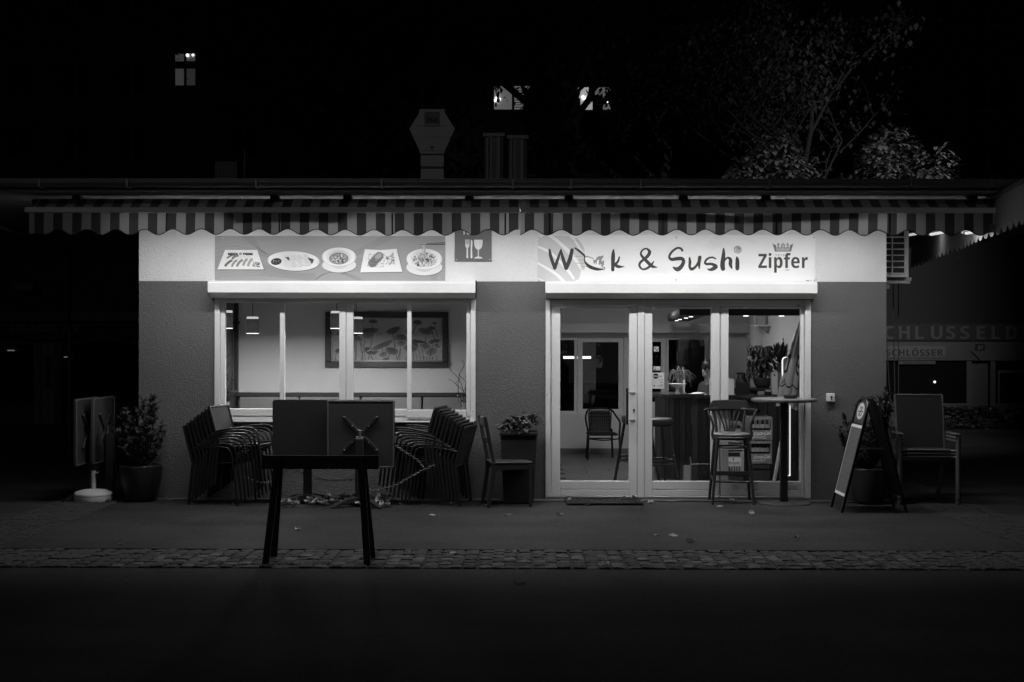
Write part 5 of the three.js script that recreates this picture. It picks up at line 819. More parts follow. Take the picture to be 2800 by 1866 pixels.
function roundStool(label, px, z, turn) { // padded round stool with cane legs, inside
  const o = thing('round_stool', label, 'bar stool', [fx(px, z), 0.024, z], turn, 'round stools at the bar'), m = mat(0.02, 0.4), H = 0.79;
  part(o, 'seat', lathe([[0.001, H - 0.09], [0.165, H - 0.09], [0.185, H - 0.07], [0.188, H - 0.02], [0.17, H], [0.001, H + 0.006]], 30), mat(0.02, 0.35));
  for (let k = 0; k < 4; k++) { const a = k * 1.5708 + 0.785, c = Math.cos(a), s = Math.sin(a); part(o, 'leg', join(rod([c * 0.27, 0, s * 0.27], [c * 0.15, H - 0.08, s * 0.15], 0.018, 0.018), ...[0.16, 0.36, 0.56].map((t) => ball(0.022, c * (0.27 - 0.12 * t / 0.7), t, s * (0.27 - 0.12 * t / 0.7), 8))), m); }
  for (const y of [0.26, 0.31]) part(o, 'foot_ring', join(...[0, 1, 2, 3].map((k) => { const a = k * 1.5708 + 0.785, b = a + 1.5708, r = 0.27 - 0.17 * y; return rod([Math.cos(a) * r, y, Math.sin(a) * r], [Math.cos(b) * r, y, Math.sin(b) * r], 0.012); })), m);
}
roundStool('round padded stool inside at the curved end of the bar', 1797, -1.15, 0.3);
roundStool('round padded stool inside behind the door handle', 1742, -1.6, 0.5);
{ // standing table
  const z = 0.26, o = thing('standing_table', 'round standing table outside the right pane', 'table', [fx(2144, z), 0, z]), H = fy(1088, z) - 0.002;
  part(o, 'table_top', lathe([[0.001, H - 0.035], [0.325, H - 0.035], [0.338, H - 0.028], [0.34, H - 0.006], [0.332, H], [0.001, H]], 56), mat(0.3, 0.4, { map: rep(T.wood, 1, 1) }));
  part(o, 'column', box(0.075, H - 0.045, 0.075, 0, (H - 0.045) / 2 + 0.01, 0, 0.008), M.black);
  part(o, 'base_plate', lathe([[0.001, 0], [0.28, 0], [0.282, 0.008], [0.26, 0.014], [0.06, 0.02], [0.001, 0.02]], 48), mat(0.03, 0.5));
  const a = thing('ashtray', 'dark round ashtray on the standing table', 'ashtray', [fx(2159, z), H, z + 0.04]);
  part(a, 'bowl', lathe([[0.001, 0.004], [0.05, 0], [0.068, 0.005], [0.071, 0.03], [0.066, 0.036], [0.056, 0.03], [0.05, 0.012], [0.001, 0.01]], 28), phys(0.02, 0.12, {}));
  for (const t of [0.4, 2.5, 4.6]) part(a, 'rest_notch', box(0.02, 0.008, 0.012, Math.cos(t) * 0.062, 0.034, Math.sin(t) * 0.062, 0.002), phys(0.03, 0.12, {}));
}
{ // pavement board
  const zf = 0.58, zn = 1.04, xl = 3.14, xr = 3.78, yt = 1.14, xm = 3.47, o = thing('pavement_board', 'black pavement sign board with slate panels right of the entrance', 'sign board', [xm, 0, 0]), m = M.black;
  const side = (s, rear) => {
    const foot = s * (xr - xl) / 2, tp = s * 0.035, at = (t, z) => [foot + (tp - foot) * t, t * yt, z];
    const q = sub(o, 'board_leaf');
    for (const z of [zf, zn]) part(q, 'upright', join(beam(at(0, z), at(0.86, z), 0.026, 0.03, 0.004), tube([at(0.85, z), at(0.94, z + (z === zf ? 0.04 : -0.04)), at(0.995, (zf + zn) / 2 + (z === zf ? -0.08 : 0.08))], 0.014, 8, 12)), phys(0.012, 0.25, {}));
    part(q, 'arch', tube([at(0.99, zf + 0.13), at(1.0, (zf + zn) / 2), at(0.99, zn - 0.13)], 0.014, 8, 8), phys(0.012, 0.25, {}));
    const quad = (t0, t1, z0, z1, off) => { const v = []; const p = [[t0, z0], [t0, z1], [t1, z1], [t1, z0]].map(([t, z]) => { const a = at(t, z); return [a[0] + s * off, a[1], a[2]]; }); const ord = s < 0 ? [0, 1, 2, 0, 2, 3] : [0, 2, 1, 0, 3, 2]; for (const k of ord) v.push(...p[k]); const g = new THREE.BufferGeometry(); g.setAttribute('position', new THREE.BufferAttribute(new Float32Array(v), 3)); const uv = [[0, 0], [1, 0], [1, 1], [0, 1]]; g.setAttribute('uv', new THREE.BufferAttribute(new Float32Array(ord.flatMap((k) => uv[k])), 2)); g.computeVertexNormals(); return g; };
    part(q, 'slate', quad(0.14, 0.75, zf + 0.015, zn - 0.015, 0.004), mat(0.14, 0.7, { map: T.grime }));
    part(q, 'backing', quad(0.14, 0.97, zf + 0.012, zn - 0.012, -0.004), M.black);
    part(q, 'white_strip', join(quad(0.135, 0.16, zf + 0.015, zn - 0.015, 0.007), quad(0.73, 0.755, zf + 0.015, zn - 0.015, 0.007)), M.paper);
    part(q, 'white_edge', quad(0.15, 0.74, zf + 0.0, zf + 0.03, 0.008), M.paper);
    part(q, 'arch_panel', quad(0.77, 0.95, zf + 0.05, zn - 0.05, 0.005), mat(0.04, 0.5));
    part(q, 'logo_shield', quad(0.8, 0.95, zf + 0.1, zn - 0.08, 0.009), new THREE.MeshStandardMaterial({ roughness: 0.4, transparent: true, map: canvasTex(256, 256, (c) => { c.clearRect(0, 0, 256, 256); c.fillStyle = '#d9d9d9'; c.beginPath(); c.ellipse(128, 128, 124, 124, 0, 0, 7); c.fill(); c.fillStyle = '#222'; c.font = 'bold 190px serif'; c.fillText('Z', 66, 196); c.fillRect(30, 126, 196, 14); }) }));
    return q;
  };
  side(-1); side(1);
  part(o, 'spreader', beam([-0.16, 0.62, (zf + zn) / 2], [0.16, 0.62, (zf + zn) / 2], 0.02, 0.02, 0.003), M.steel); part(o, 'hinge', box(0.1, 0.02, 0.2, 0, yt - 0.02, (zf + zn) / 2, 0.005), M.black);
}
// potted conifers
function conifer(label, pos, R, potH, top, n, lean, seed) {
  seedN = seed;
  const o = thing('potted_conifer', label, 'potted tree', pos, 0, 'potted conifers at the corners of the building');
  part(o, 'pot', lathe([[0.001, 0], [R * 0.62, 0], [R * 0.74, potH * 0.1], [R * 0.93, potH * 0.55], [R, potH * 0.97], [R * 1.01, potH], [R * 0.95, potH], [R * 0.92, potH * 0.92], [0.001, potH * 0.9]], 36), mat(0.03, 0.45));
  const wood = [], nd = [];
  for (let k = 0; k < n; k++) {
    const a = k / n * 6.283 + rr(-0.3, 0.3), sp = rr(0.05, 0.2) * lean, hh = (top - potH) * (k < 5 ? rr(0.8, 1) : rr(0.35, 0.8)), pts = [];
    for (let i = 0; i <= 6; i++) { const t = i / 6; pts.push([Math.cos(a) * sp * Math.sqrt(t) * 1.25 + rr(-0.008, 0.008), potH * 0.9 + hh * t, Math.sin(a) * sp * Math.sqrt(t)]); }
    wood.push(tube(pts, 0.007, 5, 10));
    const cv = new THREE.CatmullRomCurve3(pts.map((p) => V(...p)));
    const twigN = Math.round(hh * 62);
    for (let j = 0; j < twigN; j++) {
      const t = 0.12 + 0.88 * (j + rnd()) / twigN, p = cv.getPoint(Math.min(1, t)), ta = rr(0, 6.283), tl = rr(0.04, 0.1) * (1.1 - 0.35 * t), d = V(Math.cos(ta), rr(0.5, 1.4), Math.sin(ta)).normalize();
      wood.push(rod(p.toArray(), p.clone().addScaledVector(d, tl).toArray(), 0.0025, 0.0015, 4));
      for (let q = 0; q < 20; q++) { // short flat needles round the twig
        const b = p.clone().addScaledVector(d, tl * (q + 1) / 20), nA = q * 2.4, up = V(Math.cos(nA), rr(0.2, 0.9), Math.sin(nA)).normalize(), l = rr(0.02, 0.034), sd = up.clone().cross(d).normalize().multiplyScalar(0.0045), e = b.clone().addScaledVector(up, l), m2 = b.clone().addScaledVector(up, l * 0.5);
        nd.push(b.x, b.y, b.z, m2.x + sd.x, m2.y + sd.y, m2.z + sd.z, e.x, e.y, e.z, b.x, b.y, b.z, e.x, e.y, e.z, m2.x - sd.x, m2.y - sd.y, m2.z - sd.z);
      }
    }
  }
  const g = new THREE.BufferGeometry(); g.setAttribute('position', new THREE.BufferAttribute(new Float32Array(nd), 3)); g.computeVertexNormals();
  part(o, 'trunk', join(wood), M.bark); part(o, 'needles', g, M.needle);
  part(o, 'soil', cyl(R * 0.9, R * 0.9, 0.01, 0, potH * 0.9, 0, 24), mat(0.02, 1));
}
conifer('potted conifer in a round dark pot at the left corner of the building', [fx(397, 0.12) - 0.02, 0, 0.2], 0.222, 0.38, 1.19, 24, 1.2, 301);
conifer('potted conifer in a round dark pot behind the pavement board', [fx(2376, 0.22) - 0.01, 0, 0.26], 0.2, 0.375, 1.24, 24, 1.5, 777);
seedN = 4242;
// high-backed stacking chairs facing the road
{
  const z = 0.2, H = 0.5, o = thing('garden_armchair', 'high backed garden armchair, lowest of the pile at the right end', 'chair', [fx(2528, z) - 0.0, 0, 0.2], -0.05, 'garden armchairs piled at the right end'), m = mat(0.09, 0.4), W = 0.3;
  for (const s of [-1, 1]) {
    part(o, 'front_leg', rod([s * W, 0, 0.2], [s * W, 0.66, 0.19], 0.024, 0.024, 12), mat(0.09, 0.5));
    part(o, 'rear_leg', join(beam([s * 0.2, 0, -0.24], [s * 0.23, 0.44, -0.14], 0.034, 0.024, 0.005), beam([s * 0.24, 0.43, -0.14], [s * 0.25, 1.06, -0.27], 0.022, 0.02, 0.005)), m);
    part(o, 'armrest', box(0.06, 0.022, 0.38, s * (W - 0.01), 0.668, 0.03, 0.008), mat(0.14, 0.4));
    part(o, 'arm_link', rod([s * W, 0.5, 0.19], [s * 0.22, 0.5, 0.17], 0.008), M.steel);
  }
  part(o, 'seat', box(0.46, 0.012, 0.4, 0, H, -0.01, 0.004), M.sling); part(o, 'seat_front', rod([-0.22, H + 0.005, 0.19], [0.22, H + 0.005, 0.19], 0.014), mat(0.12, 0.4));
  part(o, 'backrest', box(0.48, 0.56, 0.01, 0, 0, 0).rotateX(-0.2).translate(0, 0.77, -0.205), mat(0.009, 0.9, { bumpMap: T.weave, bumpScale: 0.0015 })); part(o, 'top_bar', rod([-0.25, 1.06, -0.27], [0.25, 1.06, -0.27], 0.011), m);
  copy(o, [o.position.x + 0.002, 0.034, 0.206], -0.046, 'high backed garden armchair, middle of the pile at the right end'); copy(o, [o.position.x - 0.002, 0.068, 0.212], -0.053, 'high backed garden armchair on top of the pile at the right end');
}
{ // parasol foot
  const p = G(255, 1371), o = thing('parasol_foot', 'round white concrete parasol foot at the left', 'parasol foot', [p.x, 0, p.z]), m = mat(0.62, 0.7, { map: T.grime });
  part(o, 'foot', lathe([[0.001, 0], [0.19, 0], [0.198, 0.012], [0.198, 0.055], [0.192, 0.06], [0.192, 0.066], [0.198, 0.07], [0.19, 0.098], [0.12, 0.122], [0.04, 0.13], [0.001, 0.13]], 44), m);
  part(o, 'tube', cyl(0.024, 0.024, 0.19, 0, 0.128, 0, 16), m); part(o, 'clamp_screw', tube([[0.024, 0.3, 0.01], [0.05, 0.3, 0.01], [0.062, 0.318, 0.01]], 0.005, 6, 8), m);
}
{ // chain from the chair stacks round the table columns
  const o = thing('chain', 'steel chain strung between the chair stacks and table columns', 'chain'), link = flat(new THREE.TorusGeometry(0.011, 0.0028, 5, 12).scale(1.5, 1, 1));
  const run = (pts, sag) => { const c = new THREE.CatmullRomCurve3(pts.map((p) => V(...p))), n = Math.round(c.getLength() / 0.026), gs = []; for (let k = 0; k < n; k++) { const p = c.getPointAt((k + 0.5) / n), t = c.getTangentAt((k + 0.5) / n), g = link.clone(); g.rotateX(k % 2 ? Math.PI / 2 : 0); g.applyQuaternion(new THREE.Quaternion().setFromUnitVectors(V(1, 0, 0), t)); gs.push(g.translate(p.x, p.y, p.z)); } part(o, 'chain_run', join(gs), mat(0.2, 0.5, { metalness: 1 })); };
  const c3 = (px, py, z) => P(px, py, z).toArray();
  run([c3(665, 1275, 0.62), c3(660, 1292, 0.63), c3(690, 1313, 0.6), c3(735, 1320, 0.55), c3(792, 1283, 0.4), c3(830, 1298, 0.4)]);
  run([c3(860, 1308, 0.4), c3(900, 1314, 0.38), c3(950, 1313, 0.38), c3(972, 1310, 0.42)]);
  run([c3(1010, 1343, 0.62), c3(1040, 1338, 0.66), c3(1085, 1325, 0.68), c3(1130, 1300, 0.66), c3(1160, 1285, 0.62), c3(1190, 1272, 0.6)]);
  run([c3(1083, 1220, 0.6), c3(1110, 1238, 0.62), c3(1145, 1262, 0.63), c3(1160, 1284, 0.63)]);
  part(o, 'eyelet', flat(new THREE.TorusGeometry(0.02, 0.004, 6, 18).translate(...c3(1010, 1343, 0.62))), M.steel);
}
// fallen leaves
{
  const leafG = [0, 1, 2, 3].map((k) => sheet(4, 7, (u, v) => { const w = 0.045 * Math.sin(Math.PI * Math.min(1, v * 0.94 + 0.04)) * (1 + 0.16 * Math.sin(v * 17 + k)); return [(u - 0.5) * 2 * w, 0.006 + (0.02 + 0.014 * k) * Math.abs(u - 0.5) * (1 + 0.5 * Math.sin(v * 5 + k)) + 0.016 * v * v * (k % 2), (v - 0.5) * (0.12 + 0.01 * k)]; }));
  const spots = [[1182, 1411], [1388, 1411], [1210, 1379], [1236, 1381], [1129, 1375], [1163, 1378], [1331, 1384], [1125, 1517], [1240, 1516], [1405, 1511], [815, 1450], [2055, 1408], [1841, 1467], [2177, 1471], [1792, 1466], [1888, 1483], [1695, 1523], [1656, 1545], [1421, 1591], [1532, 1410], [1968, 1387], [1608, 1383], [1781, 1377], [2001, 1376], [2103, 1382], [1629, 1370], [1709, 1368], [1742, 1370], [2012, 1371], [2140, 1367], [2195, 1364], [1555, 1374], [1600, 1372], [1095, 1381], [1062, 1378], [640, 1383], [20, 1547], [330, 1490]];
  const leafLabel = (px, py, road, band) => 'dry fallen leaf ' + (road ? (px < 700 ? 'on the road edge at the far left' : 'on the dark road') : band ? `on the cobble band ${px < 1200 ? 'right of the trestle' : px < 1500 ? 'before the flower planter' : px < 1680 ? 'before the left door pane' : 'before the middle door pane'}` : py > 1400 ? `on the open pavement ${px < 700 ? 'at the left' : px < 1000 ? 'behind the trestle' : px < 1300 ? 'before the right chair stack' : px < 1600 ? 'before the planter and door' : px < 2000 ? 'before the middle pane' : 'before the standing table'}` : `on the pavement ${px < 700 ? 'by the left chair stack' : px < 1110 ? 'by the table feet' : px < 1300 ? 'by the right chair stack' : px < 1500 ? 'by the side chair' : px < 1770 ? 'by the door mat' : px < 1960 ? 'by the middle pane' : px < 2080 ? 'by the bar stool' : 'by the standing table foot'}`);
  spots.forEach(([px, py], k) => { const p = G(px, py), onBand = p.z > BAND0 && p.z < BAND1, o = solo('fallen_leaf', leafG[k % 4], M.dry, leafLabel(px, py, p.z > BAND1, onBand), 'leaf', 'fallen leaves on ' + (p.z > BAND1 ? 'the road' : onBand ? 'the cobbles' : 'the pavement')); o.position.set(p.x, p.z > BAND1 ? -0.014 : onBand ? 0.004 : p.z < 0.3 ? 0.013 : 0.0, p.z); o.rotation.set(rr(-0.15, 0.15), rr(0, 6.28), rr(-0.15, 0.15)); const s = rr(0.42, 0.75); o.scale.setScalar(s); });
  const heap = []; for (let k = 0; k < 150; k++) { const t = k < 90 ? rr(0.2, 0.9) : rr(0.05, 0.4), x = rr(fx(780, 0.5), fx(1075, 0.5)), g = leafG[k % 4].clone().scale(rr(0.4, 0.8), rr(0.6, 1.1), rr(0.4, 0.8)); g.rotateX(rr(-0.45, 0.45)); g.rotateY(rr(0, 6.28)); heap.push(g.translate(x, 0.014 + rr(0, 0.035), 0.12 + t * 0.72)); }
  const litter = mesh('leaf_litter', join(heap), M.dry, scene); litter.userData = { kind: 'stuff', label: 'dry leaf litter gathered round the table feet' };
}

// ---------- the person behind the bar ----------
{
  const o = thing('person', 'person in black with dark hair sitting behind the bar, looking down', 'person', [fx(1941, -2.42), 0.024, -2.42], -1.15), skin = mat(0.32, 0.5), black = mat(0.015, 0.8), hair = mat(0.012, 0.4);
  function figure(bones, lo, hi, cell, k) { // smooth union of tapered capsules [a, b, ra, rb]
    const size = Math.max(hi[0] - lo[0], hi[1] - lo[1], hi[2] - lo[2]), n = Math.ceil(size / cell) + 4, mc = new MarchingCubes(n, new THREE.MeshBasicMaterial(), false, false, 200000), c = lo.map((v, i) => (v + hi[i]) / 2), pa = V(), ba = V(), q = V();
    mc.isolation = 0;
    for (let z = 0; z < n; z++) for (let y = 0; y < n; y++) for (let x = 0; x < n; x++) {
      q.set((x - n / 2) / (n / 2), (y - n / 2) / (n / 2), (z - n / 2) / (n / 2)).multiplyScalar(size * 0.55); q.x += c[0]; q.y += c[1]; q.z += c[2];
      let d = 9; for (const [a, b, ra, rb] of bones) { pa.set(q.x - a[0], q.y - a[1], q.z - a[2]); ba.set(b[0] - a[0], b[1] - a[1], b[2] - a[2]); const h = Math.max(0, Math.min(1, pa.dot(ba) / Math.max(1e-9, ba.lengthSq()))), e = pa.addScaledVector(ba, -h).length() - (ra + (rb - ra) * h), m2 = Math.max(k - Math.abs(d - e), 0) / k; d = Math.min(d, e) - m2 * m2 * k * 0.25; }
      mc.field[z * n * n + y * n + x] = -d;
    }
    mc.update();
    const cnt = mc.count ?? mc.geometry.drawRange.count, p = mc.positionArray.slice(0, cnt * 3), s = size * 0.55;
    for (let i = 0; i < cnt; i++) { p[i * 3] = p[i * 3] * s + c[0]; p[i * 3 + 1] = p[i * 3 + 1] * s + c[1]; p[i * 3 + 2] = p[i * 3 + 2] * s + c[2]; }
    const g = new THREE.BufferGeometry(); g.setAttribute('position', new THREE.BufferAttribute(p, 3)); const w = mergeVertices(g, 1e-4); w.computeVertexNormals(); return flat(w);
  }
  // seated, facing +z, forearms on the counter; seat at 0.6
  const hy = 1.32, B = [[[0, 0.62, -0.02], [0, 0.98, -0.02], 0.13, 0.13], [[-0.08, 1.0, -0.02], [0.08, 1.0, -0.02], 0.13, 0.13], [[-0.15, 1.1, -0.02], [0.15, 1.1, -0.02], 0.07, 0.07], [[-0.09, 0.6, 0], [0.09, 0.6, 0], 0.12, 0.12]];
  for (const s of [-1, 1]) B.push([[s * 0.17, 1.1, -0.02], [s * 0.21, 0.86, 0.06], 0.055, 0.044], [[s * 0.21, 0.86, 0.06], [s * 0.1, 0.93, 0.28], 0.042, 0.03], [[s * 0.1, 0.58, 0.02], [s * 0.12, 0.56, 0.4], 0.085, 0.062], [[s * 0.12, 0.56, 0.4], [s * 0.12, 0.1, 0.36], 0.058, 0.042], [[s * 0.12, 0.05, 0.35], [s * 0.13, 0.03, 0.5], 0.045, 0.035]);
  part(o, 'clothing', figure(B, [-0.32, 0, -0.2], [0.32, 1.22, 0.55], 0.02, 0.05), black);
  const Hd = [[[0, 1.12, 0], [0, 1.2, 0.01], 0.052, 0.05], [[0, hy, -0.012], [0, hy + 0.02, 0.0], 0.082, 0.084], [[0, hy - 0.03, 0.03], [0, hy - 0.072, 0.052], 0.058, 0.034], [[0, hy + 0.008, 0.082], [0, hy - 0.03, 0.1], 0.01, 0.014], [[-0.02, hy - 0.056, 0.084], [0.02, hy - 0.056, 0.084], 0.008, 0.008], [[-0.022, hy - 0.068, 0.08], [0.022, hy - 0.068, 0.08], 0.007, 0.007], [[-0.05, hy + 0.016, 0.068], [0.05, hy + 0.016, 0.068], 0.012, 0.012]];
  for (const s of [-1, 1]) Hd.push([[s * 0.08, hy - 0.03, -0.005], [s * 0.087, hy + 0.015, -0.012], 0.01, 0.014]);
  const head = part(o, 'head', figure(Hd, [-0.11, 1.1, -0.12], [0.11, 1.44, 0.13], 0.0075, 0.018), skin);
  for (const s of [-1, 1]) part(head, 'eye', ball(0.011, s * 0.032, hy + 0.0, 0.078, 10), mat(0.03, 0.2));
  part(o, 'hair', figure([[[0, hy + 0.03, -0.03], [0, hy + 0.045, 0.02], 0.095, 0.084], [[-0.06, hy + 0.01, -0.02], [-0.07, hy - 0.06, -0.01], 0.04, 0.02], [[0.06, hy + 0.01, -0.02], [0.07, hy - 0.06, -0.01], 0.04, 0.02], [[0, hy - 0.02, -0.07], [0, hy - 0.12, -0.06], 0.06, 0.04]], [-0.13, 1.15, -0.15], [0.13, 1.47, 0.12], 0.009, 0.02), hair);
  for (const s of [-1, 1]) { // hands laid on the counter
    const hb = [[[s * 0.1, 0.93, 0.28], [s * 0.07, 0.94, 0.35], 0.026, 0.028]];
    for (let f = 0; f < 4; f++) { const x = s * (0.04 + 0.017 * f), l = [0.05, 0.062, 0.065, 0.058][f]; hb.push([[x + s * 0.006, 0.945, 0.365], [x, 0.952, 0.365 + l * 0.6], 0.0095, 0.0088], [[x, 0.952, 0.365 + l * 0.6], [x - s * 0.004, 0.94, 0.365 + l * 1.15], 0.0088, 0.0075]); }
    hb.push([[s * 0.055, 0.94, 0.32], [s * 0.03, 0.945, 0.36], 0.011, 0.009], [[s * 0.03, 0.945, 0.36], [s * 0.022, 0.942, 0.385], 0.009, 0.008]);
    part(o, 'hand', figure(hb, [s > 0 ? 0 : -0.15, 0.88, 0.24], [s > 0 ? 0.15 : 0, 1.0, 0.46], 0.005, 0.008), skin);
  }
  const st = thing('plain_stool', 'plain stool under the person behind the bar', 'stool', [fx(1941, -2.42), 0.024, -2.44]); part(st, 'seat', cyl(0.17, 0.17, 0.04, 0, 0.42, 0, 24), M.darkWood); for (let k = 0; k < 4; k++) { const a = k * 1.57 + 0.78; part(st, 'leg', rod([Math.cos(a) * 0.2, 0, Math.sin(a) * 0.2], [Math.cos(a) * 0.12, 0.42, Math.sin(a) * 0.12], 0.015), M.darkWood); }
}

// ---------- street lamp out of the picture on the right ----------
{
  const o = thing('street_lamp', 'street lamp beyond the right edge of the picture', 'street lamp', [10.5, 0, 3.2]);
  part(o, 'post', cyl(0.09, 0.05, 6.6, 0, 0, 0, 14), M.zinc); part(o, 'arm', tube([[0, 6.4, 0], [-0.1, 6.9, 0], [-0.9, 7.0, 0]], 0.035, 8, 16), M.zinc);
  part(o, 'lamp_housing', box(0.66, 0.05, 0.66, -1.1, 7.0, 0, 0.02), M.zinc); part(o, 'lamp_glass', box(0.3, 0.02, 0.3, -1.1, 6.965, 0, 0.006), glow(8));
  part(o, 'lamp_shield', join(slab(-1.45, -1.43, 6.87, 6.974, -0.33, 0.33), slab(-1.429, -1.22, 6.87, 6.974, -0.35, -0.33)), M.dark);
  const l = new THREE.SpotLight(0xffffff, L_STREET * 3, 0, 0.42, 0.5); l.name = 'street_lamp_light'; l.position.set(-1.1, 6.945, 0); l.shadow.radius = 2; l.castShadow = true; o.add(l); o.add(l.target); l.target.position.set(-5.4, 3.9, -10.6);
}
{
  const o = thing('street_lamp', 'street lamp across the road behind the viewer', 'street lamp', [-5, 0, 25]);
  part(o, 'post', cyl(0.09, 0.05, 7.6, 0, 0, 0, 14), M.zinc); part(o, 'lamp_housing', box(0.3, 0.1, 0.8, 0, 7.66, -0.3, 0.03), M.zinc); part(o, 'lamp_glass', box(0.22, 0.02, 0.6, 0, 7.595, -0.35, 0.006), glow(4));
  const l = new THREE.SpotLight(0xffffff, L_FAR, 0, 1.1, 0.6); l.name = 'street_lamp_light'; l.position.set(0, 7.57, -0.35); l.shadow.radius = 8; l.castShadow = true; o.add(l); o.add(l.target); l.target.position.set(5, 2, -25);
}
// ---------- shops behind on both sides ----------
const textFace = (w, h, draw) => canvasTex(w, h, draw);
{
  const z = -12.6, X = (p) => fx(p, z), Y = (p) => fy(p, z), o = thing('burger_shop', 'dark closed shop with lettered fascia behind the left corner', 'shop', [0, 0, z]), d = mat(0.1, 0.8), xl = -16, xr = X(700);
  part(o, 'wall', slab(xl, xr, 0, Y(920), -2, -0.3), mat(0.05, 0.9)); part(o, 'roof_edge', slab(xl, xr, Y(880), Y(856), -2, 0.35), mat(0.08, 0.7));
  const fa = part(o, 'fascia', slab(xl, xr, Y(921), Y(881), -0.3, 0.05), mat(0.03, 0.8));
  const sign = (px0, px1, py0, py1, f) => part(o, 'lettering', new THREE.BoxGeometry(X(px1) - X(px0), Y(py0) - Y(py1), 0.02).translate((X(px0) + X(px1)) / 2, (Y(py0) + Y(py1)) / 2, 0.07), new THREE.MeshStandardMaterial({ roughness: 0.8, map: f }));
  sign(30, 225, 886, 915, textFace(1024, 152, (c) => { c.fillStyle = '#303030'; c.fillRect(0, 0, 1024, 152); c.fillStyle = '#6a6a6a'; c.font = 'bold 150px sans-serif'; c.save(); c.scale(0.98, 1); c.fillText('LEGANDR', 8, 130); c.restore(); for (const y of [40, 72, 104]) c.fillRect(750, y, 116, 13); c.fillText('S', 900, 130); }));
  sign(65, 182, 916, 930, textFace(512, 60, (c) => { c.fillStyle = '#282828'; c.fillRect(0, 0, 512, 60); c.fillStyle = '#585858'; c.font = '52px serif'; c.fillText('GREEK & BURGER', 10, 48); }));
  sign(218, 350, 923, 936, textFace(640, 60, (c) => { c.fillStyle = '#262626'; c.fillRect(0, 0, 640, 60); c.fillStyle = '#505050'; c.font = 'italic 46px serif'; c.fillText('GRIECHISCHE PIZZA', 20, 46); }));
  part(o, 'door_jamb', slab(X(92), X(112), 0, Y(939), -0.28, 0.02), mat(0.1, 0.7)); part(o, 'door_jamb', slab(X(146), X(166), 0, Y(939), -0.28, 0.02), mat(0.05, 0.7));
  const dr = part(o, 'door', slab(X(112), X(146), 0.02, Y(939), -0.25, -0.05), mat(0.12, 0.7));
  for (const [a, b] of [[972, 1003], [1006, 1034], [1037, 1066]]) part(dr, 'door_pane', slab(X(119), X(139), Y(b), Y(a), -0.05, -0.04), M.black);
  part(o, 'shop_window', slab(X(172), X(372), Y(1100), Y(945), -0.28, -0.2), phys(0.01, 0.08, {})); part(o, 'shop_window', slab(X(-150), X(86), Y(1100), Y(945), -0.28, -0.2), phys(0.01, 0.08, {}));
  part(o, 'lit_tube_lamp', box(0.12, 0.02, 0.02, X(178), Y(979), -0.1), glow(0.12)); part(o, 'lit_tube_lamp', box(0.14, 0.025, 0.02, X(24), Y(961), -0.1), glow(0.1));
  part(o, 'notice', slab(X(40), X(90), Y(795), Y(780), -0.2, 0.02), mat(0.12, 0.8)); part(o, 'upper_wall', slab(xl, xr, Y(856), Y(700), -2, -0.7), mat(0.04, 0.9));
}
